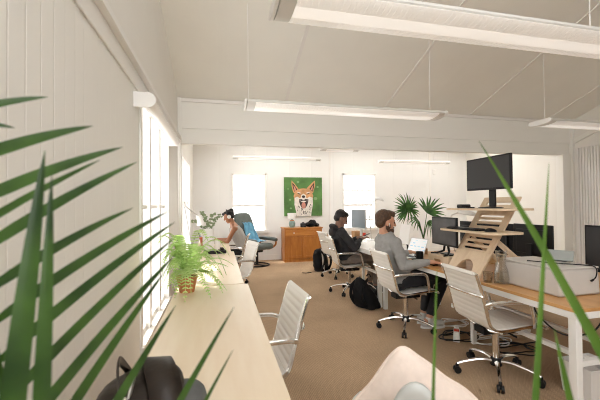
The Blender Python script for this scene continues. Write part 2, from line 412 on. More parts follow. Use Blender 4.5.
def window_side(n, w, mull):
    b = MB(); y0, y1, z0, z1 = w; x0, x1 = XL-.12, XL+.015; t = .06
    b.span((x0, y0, z0), (x1, y0+t, z1)); b.span((x0, y1-t, z0), (x1, y1, z1)); b.span((x0, y0, z1-t), (x1, y1, z1)); b.span((x0, y0, z0), (x1+.02, y1, z0+t))
    fr = struct(b, 'window_%d' % n, m_white, bevel=.004)
    s = MB()
    ys = [y0+t] + mull + [y1-t]
    for y in mull: s.span((x0+.03, y-.035, z0+t), (x1-.02, y+.035, z1-t))
    for a, c in zip(ys[:-1], ys[1:]):
        s.span((x0+.04, a, (z0+z1)/2+.12), (x1-.05, c, (z0+z1)/2+.155))
        s.span((x0+.04, a, z0+t), (x1-.05, c, z0+t+.04))
    struct(s, 'sash', m_white, fr, bevel=.003)
    for a, c in zip(ys[:-1], ys[1:]):
        g = MB(); g.span((x0+.06, a+.01, z0+t), (x0+.066, c-.01, z1-t)); struct(g, 'pane', m_glass, fr)
window_side(1, W1, [3.45, 3.98]); window_side(2, W2, [6.6, 7.2])
def window_back(n, w, rails):
    b = MB(); x0, x1, z0, z1 = w; y0, y1 = YB-.02, YB+.12; t = .05
    b.span((x0, y0, z0), (x0+t, y1, z1)); b.span((x1-t, y0, z0), (x1, y1, z1)); b.span((x0, y0, z1-t), (x1, y1, z1)); b.span((x0-.04, y0-.05, z0-.03), (x1+.04, y1, z0+t))
    fr = struct(b, 'window_%d' % n, m_white, bevel=.004)
    s = MB()
    for z, h in rails: s.span((x0+t, YB+.03, z-h/2), (x1-t, YB+.075, z+h/2))
    struct(s, 'sash', m_white, fr, bevel=.003)
    g = MB(); g.span((x0+t, YB+.05, z0+t), (x1-t, YB+.056, z1-t)); struct(g, 'pane', m_glass, fr)
window_back(3, B1, [(1.80, .025), (1.40, .06)]); window_back(4, B2, [(1.80, .04), (1.39, .055), (.98, .035)])

# rolled blind over the near left window
t = thing('roller_blind', 'white rolled-up blind mounted over the left window', 'blind', (XL+.10, 0, 2.21))
b = MB(); b.cyl((0, 2.78, 0), (0, 4.5, 0), .048, n=20); b.build('fabric_roll', m_white, t)
for y in (2.76, 4.49):
    b = MB(); b.cyl((0, y, 0), (0, y+.022, 0), .058, n=24); b.span((-.10, y+.002, -.057), (0, y+.02, .057)); b.build('bracket', m_white, t)
b = MB(); b.tube([(.03, 4.47, -.03), (.035, 4.47, -.9), (.05, 4.47, -.93), (.06, 4.47, -.9), (.05, 4.47, -.04)], .004, 6); b.build('pull_cord', m_white, t)

# ------------------------------------------------------------------ ceiling lights
def fluoro(x0, x1, y, z, label, group, w=.35, wires=(), top=None, housing_h=.05):
    t = thing('fluorescent_light', label, 'light', ((x0+x1)/2, y, z), 0, group); L = x1-x0
    X = lambda a: Matrix(((0, 0, 1, a), (1, 0, 0, 0), (0, 1, 0, 0), (0, 0, 0, 1)))
    hh = housing_h
    def half(k, dz=0, n=16): return [(-w/2*k*math.cos(PI*q/n), dz - hh*k*math.sin(PI*q/n)**.8) for q in range(n+1)]
    b = MB(); b.prism([(x, z+hh) for x, z in half(1)] + [(w/2*.8, hh+.02), (-w/2*.8, hh+.02)], L-.06, X(-L/2+.03)); b.build('housing', m_lampw, t, angle=25)
    def band(q0, q1, off, n=6):
        bb = MB(); P = []
        for q in range(n+1):
            a = PI*(q0+(q1-q0)*q/n); P.append((-w/2*math.cos(a)*(1+off), hh - hh*math.sin(a)**.8*(1+off)))
        bb.prism(P + [(x*.97, z+.004) for x, z in reversed(P)], L-.24, X(-L/2+.12)); return bb
    b = band(.12, .40, .02); n = int((L-.26)/.035)
    for side in (0, 1):
        if side: bb = band(.60, .88, .02); b.add(bb.v, bb.f)
        for k in range(n):                             # prismatic ribs either side of the tube
            xx = -L/2+.13+k*.035; a0, a1 = (.14, .38) if not side else (.62, .86)
            P = [V((xx, -w/2*math.cos(PI*(a0+(a1-a0)*q/4))*1.03, hh-hh*math.sin(PI*(a0+(a1-a0)*q/4))**.8*1.035)) for q in range(5)]
            b.ring_loft([[p + V((0, 0, .004)), p + V((.012, 0, .004)), p + V((.006, 0, -.001))] for p in P])
    b.build('diffuser', m_diff, t, angle=25)
    band(.40, .60, .035).build('lamp_tube', m_tube, t)
    for s in (-1, 1):
        b = MB(); b.prism([(x, z+hh) for x, z in half(1.05)] + [(w/2*.84, hh+.024), (-w/2*.84, hh+.024)], .025, X(s*(L/2-.0125)-.0125)); b.build('end_cap', m_metalw, t, bevel=.006)
    for wx in wires:
        xx = wx-(x0+x1)/2; zt = (cz(y) if top is None else top)-z
        b = MB(); b.cyl((xx, 0, housing_h+.018), (xx, 0, zt), .0035, n=6); b.build('suspension_wire', m_metalw, t)
    return t
G = 'long fluorescent lights hung from the sloping ceiling'
fluoro(.30, 3.20, 1.88, 2.50, 'nearest and largest long white fluorescent light hung from sloping ceiling', G, wires=(.9, 2.6))
fluoro(.28, 2.80, 3.88, 2.50, 'long white fluorescent light hung in front of the cream beam', G, wires=(.33, 2.66))
fluoro(4.42, 6.9, 3.90, 2.50, 'white fluorescent light ending in a half-round cap at the far right', G, wires=(4.52, 6.3))
G = 'fluorescent lights in the rear room'
fluoro(.31, 2.36, 7.8, 2.45, 'fluorescent light in the rear room above the fox painting', G, .14, (.8, 1.9), 3.1, .05)
fluoro(3.93, 5.95, 7.9, 2.45, 'fluorescent light in the rear room above the fan palm', G, .14, (4.4, 5.5), 3.1, .05)
fluoro(1.95, 2.75, 6.45, 2.47, 'short fluorescent light just showing under the beam', G, .14, (2.1, 2.6), 3.1, .05)
b = MB(); b.span((-.05, -.02, -.08), (.05, 0, .08)); o = b.build('sensor_box', m_metalw, bevel=.01); o.location = (6.12, YB, 2.33)
tag(o, 'small white sensor box high on the rear wall', 'sensor')
b = MB(); b.lathe([(.02, 0), (.07, .0), (.07, .02), (.05, .035)], n=20); o = b.build('wall_vent', m_metalw); o.location = (XL, 5.93, 2.30); o.rotation_euler = (0, PI/2, 0)
tag(o, 'small round white vent on left wall past the beam', 'vent')

# ------------------------------------------------------------------ left desks
DT = .74
def left_desk(x0, x1, y0, y1, label):
    t = thing('work_desk', label, 'desk', (0, 0, 0), 0, 'pale birch desks along the left wall')
    b = MB(); b.span((x0, y0, DT-.028), (x1, y1, DT)); b.build('tabletop', m_birch, t, bevel=.003)
    b = MB()
    for y in (y0+.08, y1-.08): b.span((x0+.05, y-.02, DT-.075), (x1-.05, y+.02, DT-.029))
    b.span((x0+.06, y0+.1, DT-.075), (x0+.10, y1-.1, DT-.029)); b.build('apron_frame', m_metalw, t)
    for x in (x0+.07, x1-.10):
        for y in (y0+.08, y1-.08):
            b = MB(); b.span((x-.02, y-.02, 0), (x+.02, y+.02, DT-.076)); b.build('leg', m_metalw, t, bevel=.003)
left_desk(-.335, .235, .82, 2.93, 'nearest pale birch desk by the left wall, fern at its far end')
left_desk(-.345, .205, 2.945, 5.06, 'second pale birch desk by the left wall, behind the fern')
left_desk(-.365, .165, 5.075, 7.1, 'farthest birch desk by the left wall, where the woman works')

# ------------------------------------------------------------------ office chair
def chair_profile():
    P = [(.27, .425), (.255, .447), (.20, .452), (.08, .444), (-.06, .432), (-.14, .434), (-.195, .462), (-.222, .51), (-.25, .62), (-.282, .74), (-.31, .83), (-.323, .866), (-.338, .876)]
    return smoothpts([(x, 0, z) for x, z in P], 5)
def make_chair(label):
    t = thing('office_chair', label, 'chair')
    P = chair_profile(); hw = .198
    cut = 30
    def sling(pts):
        # arc-length resample with ribs (welts every 42 mm)
        L = [0]
        for a, c in zip(pts[:-1], pts[1:]): L.append(L[-1]+(c-a).length)
        N = int(L[-1]/.007); rings = []
        for i in range(N+1):
            s = L[-1]*i/N; k = 0
            while k < len(L)-2 and L[k+1] < s: k += 1
            f = (s-L[k])/max(1e-6, L[k+1]-L[k]); p = pts[k].lerp(pts[k+1], f); d = (pts[k+1]-pts[k]).normalized()
            n = V((-d.z, 0, d.x)); n = n if n.z+n.x > 0 else -n
            q = .008 + .005*abs(math.sin(PI*s/.042))**.5
            rings.append([p - V((0, hw, 0)) - n*q, p + V((0, hw, 0)) - n*q, p + V((0, hw, 0)) + n*q, p - V((0, hw, 0)) + n*q])
        return MB().ring_loft(rings)
    sling(P[:cut+1]).build('seat', m_leather, t, angle=60)
    sling(P[cut:]).build('backrest', m_leather, t, angle=60)
    for s in (-1, 1):
        b = MB(); b.tube([p + V((0, s*.212, 0)) for p in P], .014, 8, flat=(.75, 1.25), up=(0, 1, 0)); b.build('side_rail', m_chrome, t)
        b = MB()
        A = [(-.256, s*0.221, .635), (-.20, s*0.238, .652), (-.05, s*0.246, .655), (.06, s*0.246, .65), (.105, s*0.244, .63), (.125, s*0.241, .59), (.145, s*0.234, .50), (.155, s*0.224, .446)]
        b.tube(smoothpts(A, 5), .0125, 8, flat=(.8, 1.25)); b.build('armrest', m_chrome, t)
    b = MB(); b.tube(smoothpts([(-.273, -.216, .70), (-.30, -.18, .705), (-.322, 0, .708), (-.30, .18, .705), (-.273, .216, .70)], 4), .013, 8); b.build('back_crossbar', m_chrome, t)
    b = MB(); b.tube([(.12, -.212, .425), (.12, -.1, .40), (.12, .1, .40), (.12, .212, .425)], .013, 8); b.tube([(-.12, -.212, .42), (-.12, -.1, .395), (-.12, .1, .395), (-.12, .212, .42)], .013, 8)
    b.build('seat_crossbar', m_chrome, t)
    b = MB(); b.span((-.15, -.06, .35), (.15, .06, .405)); b.cyl((.02, -.06, .38), (.02, -.2, .375), .008, n=8); b.build('tilt_mechanism', m_blackp, t, bevel=.012)
    b = MB(); b.cyl((0, 0, .10), (0, 0, .36), .027, n=16); b.build('gas_column', m_chrome, t)
    b = MB(); b.lathe([(.03, .075), (.045, .08), (.045, .125), (.034, .14)], n=16)
    b.build('hub', m_blackp, t)
    for k in range(5):
        a = 2*PI*k/5 + .35; c, s = math.cos(a), math.sin(a)
        pts = smoothpts([(c*.03, s*.03, .115), (c*.12, s*.12, .122), (c*.24, s*.24, .10), (c*.305, s*.305, .078)], 4)
        b = MB(); b.tube(pts, [.020 - .008*i/(len(pts)-1) for i in range(len(pts))], 8, flat=(1, .8), up=(0, 0, 1)); leg = b.build('base_spoke', m_chrome, t)
        b = MB(); ax = V((-s, c, 0)); ctr = V((c*.305, s*.305, .029))
        for q in (-1, 1): b.cyl(ctr+ax*q*.006, ctr+ax*q*.024, .028, n=14)
        b.cap(ctr+V((0, 0, .012)), ctr+V((0, 0, .04)), .015, .013, 8); b.build('caster', m_blackp, t)
    return t
def wc(extra): return extra
chair0 = make_chair('white ribbed office chair with polished frame, empty, at honey wood desk in right foreground')
chair0.location = (2.20, 2.37, 0); chair0.rotation_euler = (0, 0, math.radians(-4)); chair0['group'] = 'white ribbed office chairs'
CH = [((2.05, 3.50), 0, 'white ribbed office chair the man in grey sits on'),
      ((2.03, 5.16), -5, 'white ribbed office chair the man in black hoodie sits on'),
      ((2.25, 6.35), 8, 'empty white ribbed office chair behind the man in the black hoodie'),
      ((.155, 2.08), 183, 'white ribbed office chair pushed up to nearest birch desk'),
      ((.16, 4.86), 195, 'white ribbed office chair seen edge-on at second birch desk'),
      ((.20, 6.35), 170, 'white ribbed office chair the woman with headphones sits on')]
for (x, y), a, lab in CH: dup(chair0, (x, y, 0), math.radians(a), lab)

# ------------------------------------------------------------------ right desks
def right_desk(x0, x1, y0, y1, m, label, group, bars=True):
    t = thing('work_desk', label, 'desk', (0, 0, 0), 0, group)
    b = MB(); b.span((x0, y0, DT-.022), (x1, y1, DT)); b.build('tabletop', m, t, bevel=.002)
    b = MB(); h0, h1 = DT-.064, DT-.023
    b.span((x0, y0, h0), (x0+.03, y1, h1)); b.span((x1-.03, y0, h0), (x1, y1, h1))
    b.span((x0+.03, y0, h0), (x1-.03, y0+.03, h1)); b.span((x0+.03, y1-.03, h0), (x1-.03, y1, h1)); b.build('apron_frame', m_metalw, t)
    for x in (x0+.03, x1-.03):
        for y in (y0+.03, y1-.03):
            b = MB(); b.span((x-.025, y-.025, 0), (x+.025, y+.025, h0-.001)); b.build('leg', m_metalw, t, bevel=.003)
    if bars:
        ym = y0+1.28
        for x in (x0+.16, x0+.52):
            b = MB(); b.span((x-.02, y0+.02, .38), (x+.02, ym, .41)); b.build('stretcher', m_metalw, t)
        b = MB(); b.span((x0+.10, ym-.018, .378), (x0+.58, ym+.018, .412)); b.span((x0+.32, ym-.02, 0), (x0+.36, ym+.02, .378)); b.build('middle_support', m_metalw, t)
        for y in (y0+.03, y1-.03):
            b = MB(); b.span((x0+.057, y-.018, .378), (x1-.057, y+.018, .412)); b.build('foot_rail', m_metalw, t)
GR = 'desks down the right side'
right_desk(2.13, 2.90, 1.66, 4.23, m_honey, 'long honey wood desk with white steel frame nearest the camera on right', GR)
right_desk(2.10, 2.88, 4.27, 6.95, m_white, 'long white desk where the man in the charcoal hoodie sits', GR)
right_desk(2.93, 3.70, 1.66, 4.23, m_honey, 'honey wood desk holding the two black monitors seen from behind', GR, False)

# ------------------------------------------------------------------ monitors
def monitor(label, loc, rz, w, h, z0, foot='stand', m_face=m_darkscr, bodym=m_blackp, group=None, base_z=None, thick=.035):
    """faces -X in local space; loc is the point under the screen on the surface, z0 the bottom of the panel above it"""
    t = thing('monitor', label, 'monitor', loc, rz, group)
    b = MB(); b.span((-.012, -w/2, z0), (.010, w/2, z0+h)); b.span((.010, -w*.38, z0+h*.15), (thick, w*.38, z0+h*.85)); b.build('panel', bodym, t, bevel=.005)
    b = MB(); b.span((-.0145, -w/2+.015, z0+.02), (-.0122, w/2-.015, z0+h-.015)); b.build('screen', m_face, t)
    b = MB()
    if foot == 'vee':
        for s in (-1, 1): b.tube([(.02, s*.02, z0+.04), (.02, s*.05, .04), (-.03, s*.10, .012), (-.09, s*.13, .008)], [.014, .013, .011, .008], 8)
        b.span((.0, -.09, .0), (.09, .09, .014))
    else:
        b.span((.036, -.035, .006), (.055, .035, z0+h*.45)); b.lathe([(.02, 0), (.12, 0), (.12, .008), (.03, .016)], (.02, 0, 0), 24, sx=.75)
    b.build('stand', bodym, t, bevel=.003)
    return t
SHELF_U, SHELF_L = 1.345, 1.14
monitor('dark monitor on the top shelf of the plywood standing-desk riser', (2.42, 2.66, SHELF_U+.0095), 0, .53, .305, .17)
monitor('dark monitor on wooden box beside the black mug', (2.36, 3.22, DT+.111), math.radians(-5), .47, .305, .10, 'vee', mat('reflective_dark_screen', (.10, .10, .105), .25, var=.3, scale=3))
monitor('silver monitor with pale screen in front of the man in hoodie', (2.38, 5.58, DT), math.radians(6), .50, .34, .24, 'stand', m_screenb, m_chromed)
m = monitor('black monitor at the right edge of the frosted box', (3.01, 1.95, DT), 0, .60, .38, .09)
monitor('black monitor back on far desk, left of the pair', (3.42, 3.64, DT), PI + .03, .50, .38, .03)
monitor('black monitor back on far desk, seen through the riser slots', (3.42, 4.10, DT), PI, .40, .38, .03)
monitor('black monitor back on far desk, nearer of the pair', (3.40, 3.11, DT), PI - .03, .50, .38, .04)

# ------------------------------------------------------------------ plywood standing-desk riser
def riser():
    t = thing('desk_riser', 'pale plywood standing-desk riser with slotted slanting board', 'desk riser', (0, 0, 0))
    xb, xt, zb, zt = 2.215, 2.69, DT+.001, 1.46
    U = V((xt-xb, 0, zt-zb)); Ln = U.length; U.normalize(); Nn = V((-U.z, 0, U.x))
    y0, y1 = 2.57, 3.01; wd = y1-y0
    # board plane coordinates: a along Y from y1 to y0 (0..wd), s up the slope
    Mx = Matrix(((0, U.x, -Nn.x, xb), (-1, 0, 0, y1), (0, U.z, -Nn.z, zb), (0, 0, 0, 1)))
    th = .018
    b = MB(); R = lambda a0, a1, s0, s1: b.prism([(a0, s0), (a1, s0), (a1, s1), (a0, s1)], th, Mx)
    rail = .07
    foot = .25
    arch = [(.0, .012), (wd/2-.10, .012)] + [(wd/2 - (.105)*math.cos(PI*k/14), .04 + .12*math.sin(PI*k/14)) for k in range(15)] + [(wd/2+.10, .012), (wd, .012), (wd, foot), (0, foot)]
    b.prism(arch, th, Mx)
    slots = [(.285, .026), (.340, .026), (.395, .026), (.545, .028), (.595, .028), (.645, .028), (.79, .035)]
    R(0, rail, foot, Ln); R(wd-rail, wd, foot, Ln); lo = foot
    for c, h in slots: R(rail, wd-rail, lo, c-h/2); lo = c+h/2
    R(rail, wd-rail, lo, Ln)
    b.build('slotted_board', m_ply, t, bevel=.002)
    def shelf(name, z, x0, x1, ya, yb, r=.08):
        b = MB(); poly = []
        for cx, cy, a0 in ((x1-r, yb-r, 0), (x0+r, yb-r, 90), (x0+r, ya+r, 180), (x1-r, ya+r, 270)):
            for k in range(6): a = math.radians(a0+k*18); poly.append((cx+r*math.cos(a), cy+r*math.sin(a)))
        b.prism(poly, .018, Matrix.Translation((0, 0, z-.009))); return b.build(name, m_ply, t, bevel=.002)
    shelf('lower_shelf', SHELF_L, 2.20, 2.56, 2.38, 3.12); shelf('upper_shelf', SHELF_U, 2.26, 2.62, 2.33, 3.10)
    for y in (2.64, 2.94):
        b = MB(); b.tube([(2.47, y, 1.06), (2.86, y, DT+.014)], .022, 4, flat=(.5, 1.2)); b.build('rear_strut', m_ply, t)
riser()
# keyboard and mouse on the lower shelf
def keyboard(label, loc, rz, L=.43, W=.13, m=m_blackp):
    t = thing('keyboard', label, 'keyboard', loc, rz)
    b = MB(); b.span((-W/2, -L/2, 0), (W/2, L/2, .014)); b.build('case', m, t, bevel=.003)
    b = MB(); n = int(L/.021)
    for i in range(5):
        for j in range(n): b.span((-W/2+.012+i*.022, -L/2+.012+j*.0205, .0142), (-W/2+.029+i*.022, -L/2+.029+j*.0205, .020))
    b.build('keys', m, t)
zL = SHELF_L+.0095; zU = SHELF_U+.0095
keyboard('black keyboard on the lower riser shelf', (2.31, 2.83, zL), 0, .40)
def mouse(label, loc, rz, m):
    b = MB()
    b.ring_loft([[V((x, math.cos(2*PI*k/14)*w, .002+max(0, math.sin(2*PI*k/14))*h)) for k in range(14)] for x, w, h in ((-.056, .012, .012), (-.045, .026, .028), (-.01, .031, .036), (.03, .028, .026), (.05, .02, .014), (.056, .008, .006))])
    o = b.build('computer_mouse', m, None, sub=1); o.location = loc; o.rotation_euler = (0, 0, rz); return tag(o, label, 'mouse')
mouse('black mouse beside keyboard on the riser', (2.32, 2.53, zL), 0, m_blackp)
t = thing('docking_station', 'small black box on the left of upper riser shelf', 'dock', (2.42, 2.99, zU))
b = MB(); b.span((-.05, -.045, 0), (.05, .045, .035)); b.build('case', m_blackp, t, bevel=.01)
b = MB(); b.span((-.045, -.04, .0352), (.045, .04, .038)); b.build('lid', m_darkscr, t)
b = MB(); b.span((-.04, -.07, 0), (.04, .07, .012)); o = b.build('external_drive', m_blackp, bevel=.004); o.location = (2.34, 2.86, zU); o.rotation_euler = (0, 0, .1)
tag(o, 'flat black drive on upper riser shelf beside small box', 'drive')

# box under the second monitor, mug, laptop, keyboard, mouse
t = thing('wooden_box', 'pale wooden box under the dark monitor', 'box', (2.38, 3.22, DT))
b = MB(); b.span((-.11, -.17, 0), (.11, .17, .11)); b.build('crate', m_ply, t, bevel=.004)
b = MB(); b.span((-.1125, -.05, .04), (-.109, .05, .07)); b.build('handle_slot', m_brownb, t)
def mug(name, label, loc, m, r=.04, h=.095, rz=0, cat='mug'):
    t = thing(name, label, cat, loc, rz)
    b = MB(); b.lathe([(r*.4, 0), (r*.95, 0), (r, .01), (r, h), (r*.92, h), (r*.9, .012), (r*.4, .01)], n=24); b.build('cup', m, t)
    b = MB(); b.tube(bez((r*.95, 0, h*.8), (r*2.1, 0, h*.5), (r*.95, 0, h*.2), 8), .006, 6); b.build('handle', m, t)
mug('mug', 'black mug beside the open laptop', (2.30, 3.60, DT), m_blackp, .042, .10, 2)
def laptop(label, loc, rz, m=m_chromed, face=m_screenw, ang=112, W=.33, D=.23):
    t = thing('laptop', label, 'laptop', loc, rz)          # screen hinge on +X side, user on -X
    b = MB(); b.span((-D, -W/2, 0), (0, W/2, .014)); b.build('base', m, t, bevel=.004)
    b = MB(); b.span((-D+.10, -W/2+.02, .0142), (-.03, W/2-.02, .0155)); b.build('keys', m_blackp, t)
    a = math.radians(180-ang); b = MB(); c, s = math.cos(a), math.sin(a)
    def P(u, q): return V((u*c - q*s + .004, 0, .014 + u*s + q*c))
    def slab(bb, u0, u1, q0, q1, hw):
        bb.add([P(u, q) + V((0, y, 0)) for u in (u0, u1) for y in (-hw, hw) for q in (q0, q1)], [(0, 1, 3, 2), (4, 6, 7, 5), (0, 4, 5, 1), (2, 3, 7, 6), (0, 2, 6, 4), (1, 5, 7, 3)])
    slab(b, 0, D, -.007, 0, W/2); b.build('lid', m, t, bevel=.003)
    b = MB(); slab(b, .012, D-.012, .0005, .0015, W/2-.012); b.build('screen', face, t)
def _laptopface():
    m = mat('document_screen', (.8, .84, .87), .3, emit=.22); n = m.node_tree.nodes; L = m.node_tree.links; b = n['Principled BSDF']
    tc = n.new('ShaderNodeTexCoord'); v = n.new('ShaderNodeTexBrick'); v.inputs['Scale'].default_value = 9; v.inputs['Color1'].default_value = (.25, .5, .7, 1); v.inputs['Color2'].default_value = (.85, .9, .93, 1); v.inputs['Mortar'].default_value = (.85, .87, .88, 1); v.inputs['Mortar Size'].default_value = .08
    v.inputs['Scale'].default_value = 7; v.inputs['Color1'].default_value = (.40, .60, .74, 1)
    sp = n.new('ShaderNodeSeparateXYZ'); cm = n.new('ShaderNodeCombineXYZ'); L.new(tc.outputs['Object'], sp.inputs[0]); L.new(sp.outputs['Y'], cm.inputs['X']); L.new(sp.outputs['Z'], cm.inputs['Y'])
    L.new(cm.outputs[0], v.inputs['Vector']); L.new(v.outputs['Color'], b.inputs['Base Color']); L.new(v.outputs['Color'], b.inputs['Emission Color']); return m
laptop('open silver laptop with bright screen in front of man in grey', (2.385, 3.86, DT), .1, m_chromed, _laptopface())
keyboard('black keyboard in front of the man in grey', (2.27, 3.42, DT), 0, .42, .12)
mouse('pale mouse under the hand of the man in grey', (2.27, 3.08, DT), .2, m_metalw)
# tablet on a stand
t = thing('tablet', 'white tablet on small dark stand past the laptop', 'tablet', (2.40, 4.10, DT), .25)
b = MB(); b.box((0, 0, .26), (.009, .18, .26), (0, math.radians(12), 0)); b.build('slab', m_white, t, bevel=.003)
b = MB(); b.tube([(.05, 0, .008), (.05, 0, .10), (.025, 0, .19)], .012, 8); b.lathe([(.02, 0), (.08, 0), (.07, .012), (.02, .016)], (.03, 0, 0)); b.build('stand', m_blackp, t)
b = MB(); b.span((-.07, -.06, 0), (.07, .06, .07)); o = b.build('card_box', m_brownb, bevel=.003); o.location = (2.62, 4.08, DT); tag(o, 'brown card box behind the white tablet', 'box')

# frosted storage box near the camera, with tablet and cable on it
t = thing('storage_box', 'large frosted plastic box lying on the nearest honey desk', 'storage box', (2.475, 2.16, DT))
b = MB(); hw, hl, hh = .185, .27, .20
prof = lambda k, z: [V((x*k, y*k, z)) for x, y in ((-hw, -hl), (hw, -hl), (hw, hl), (-hw, hl))]
b.ring_loft([prof(1, 0.001), prof(.97, hh-.012)]); b.build('body', m_acryl, t, bevel=.016)
b = MB(); b.ring_loft([prof(.985, hh-.011), prof(.97, hh)]); b.build('lid', m_acryl, t, bevel=.005)
t = thing('tablet_computer', 'grey slate tablet propped on the frosted box', 'tablet', (2.60, 2.15, DT+hh+.001), .5)
b = MB(); b.box((0, 0, .045), (.012, .19, .09), (0, math.radians(35), 0)); b.build('slab', mat('slate_grey', (.30, .32, .31), .35), t, bevel=.003)
b = MB(); b.span((-.005, -.05, 0), (.055, .05, .035)); b.build('prop_foot', m_blackp, t, bevel=.004)
b = MB()
P = smoothpts([(2.37, 2.22, .945), (2.44, 2.10, .945), (2.53, 2.0, .945), (2.585, 1.94, .945), (2.60, 1.892, .943), (2.60, 1.873, .92), (2.585, 1.868, .875), (2.56, 1.868, .855)], 5)
b.tube(P, .004, 6); b.cyl(P[-1], P[-1]+V((-.02, 0, -.008)), .007, n=8); tag(b.build('cable', m_blackp), 'thin black cable looping over the frosted box', 'cable')

# carafe, tumbler and small jars
t = thing('carafe', 'glass carafe of water beside the frosted box', 'carafe', (2.245, 2.345, DT))
b = MB(); b.lathe([(.045, .002), (.056, .006), (.058, .05), (.050, .11), (.034, .16), (.032, .19), (.040, .235), (.042, .27), (.039, .27), (.036, .235), (.029, .19), (.031, .16), (.046, .11), (.054, .05), (.05, .012), (.02, .01)], n=28, cap=False); b.build('vessel', m_jar, t)
b = MB(); b.lathe([(.01, .013), (.048, .014), (.052, .05), (.046, .10), (.01, .101)], n=24); b.build('water', m_water, t)
def tumbler(label, loc, r=.04, h=.085):
    b = MB(); b.lathe([(r*.3, 0), (r*.85, 0), (r, h), (r*.93, h), (r*.8, .012), (r*.3, .012)], n=24, cap=False); o = b.build('tumbler', m_jar); o.location = loc; return tag(o, label, 'glass')
tumbler('short clear glass tumbler beside the water carafe', (2.19, 2.43, DT))
t = thing('pencil_jar', 'glass jar holding pale pencils behind the carafe', 'jar', (2.52, 2.58, DT))
b = MB(); b.lathe([(.02, 0), (.035, 0), (.038, .10), (.035, .10), (.032, .008), (.01, .006)], n=20, cap=False); b.build('jar', m_jar, t)
for k in range(5):
    a = k*1.3; b = MB(); b.cyl((.012*math.cos(a), .012*math.sin(a), .01), (.03*math.cos(a), .03*math.sin(a), .16+.01*(k % 3)), .004, n=6); b.build('pencil', [m_wdoor, m_honey, m_white][k % 3], t)
t = thing('spice_jar', 'small jar of amber liquid in front of black monitors', 'jar', (2.80, 2.50, DT))
b = MB(); b.lathe([(.01, 0), (.035, 0), (.035, .07), (.028, .085), (.028, .10), (.01, .10)], n=20); b.build('jar', m_amber, t)
b = MB(); b.lathe([(.01, .101), (.031, .101), (.031, .118), (.01, .12)], n=20); b.build('lid', m_metalw, t)
for k, (x, y, s, lab) in enumerate(((2.62, 2.72, .09, 'small pale card box behind the pencil jar'), (2.66, 2.50, .07, 'small brown card box beside the pencil jar'))):
    b = MB(); b.span((-.04, -.05, 0), (.04, .05, s)); o = b.build('card_box', [m_wdoor, m_brownb][k], bevel=.003); o.location = (x, y, DT); o.rotation_euler = (0, 0, .3*k); tag(o, lab, 'box')

# ------------------------------------------------------------------ desk lamps
def bulb_lamp(label, base, elbow, head, dirv, group=None, shade_r=.07, rb=.085, arm_m=m_metalw):
    t = thing('desk_lamp', label, 'lamp', base, 0, group); B = V(base)
    e = V(elbow)-B; h = V(head)-B
    b = MB(); b.lathe([(.02, 0), (rb, 0), (rb, .018), (.02, .026)], n=24); b.build('base', m_metalw, t)
    s = V((0, 0, .06)); off = V((0, .012, 0))
    b = MB(); b.tube([(0, 0, .024), s], .012, 8); b.tube([s+off, e+off], .006, 6); b.tube([s-off, e-off], .006, 6); b.build('lower_arm', arm_m, t)
    b = MB(); b.tube([e+off, h+off], .006, 6); b.tube([e-off, h-off], .006, 6); b.cyl(e-off*1.8, e+off*1.8, .018, n=12); b.build('upper_arm', arm_m, t)
    d = V(dirv).normalized(); q = V((0, 0, -1)).rotation_difference(d).to_matrix().to_4x4(); q.translation = h
    m = MB(); m.lathe([(.018, .03), (.024, .0), (shade_r*.75, -.05), (shade_r, -.10), (shade_r*.95, -.10), (shade_r*.7, -.05), (.016, -.004)], n=24, cap=False)
    m.v = [tuple(q @ V(v)) for v in m.v]; m.build('lamp_shade', m_metalw, t)
bulb_lamp('white jointed desk lamp rising behind the fern', (-.24, 3.62, DT), (-.36, 3.78, 1.41), (-.22, 3.95, 1.29), (.25, .2, -1), shade_r=.045, arm_m=m_chromed)
def disc_lamp(label, base, pts, head, tilt, r=.10):
    t = thing('desk_lamp', label, 'lamp', base); B = V(base)
    b = MB(); b.lathe([(.02, 0), (.08, 0), (.08, .015), (.02, .022)], n=24); b.build('base', m_metalw, t)
    P = [V(p)-B for p in pts]
    b = MB(); b.tube([V((0, 0, .02))]+P, .009, 6); b.build('arm', m_chromed, t)
    h = V(head)-B
    m = MB(); m.lathe([(.015, .035), (r*.6, .025), (r, -.005), (r*.95, -.012), (r*.5, .01), (.01, .018)], n=28)
    q = Euler(tilt).to_matrix().to_4x4(); q.translation = h; m.v = [tuple(q @ V(v)) for v in m.v]; m.build('lamp_shade', m_metalw, t)
disc_lamp('white desk lamp with flat round head by the rear window', (2.72, 5.80, DT), [(2.68, 5.80, 1.22), (2.73, 5.80, 1.43), (2.83, 5.80, 1.49)], (2.88, 5.80, 1.49), (.15, .25, 0))
disc_lamp('white desk lamp with domed shade beside the standing-desk riser', (2.82, 3.62, DT), [(2.62, 3.52, 1.14), (2.64, 3.46, 1.27), (2.74, 3.42, 1.31)], (2.80, 3.40, 1.29), (.2, .1, 0), .11)

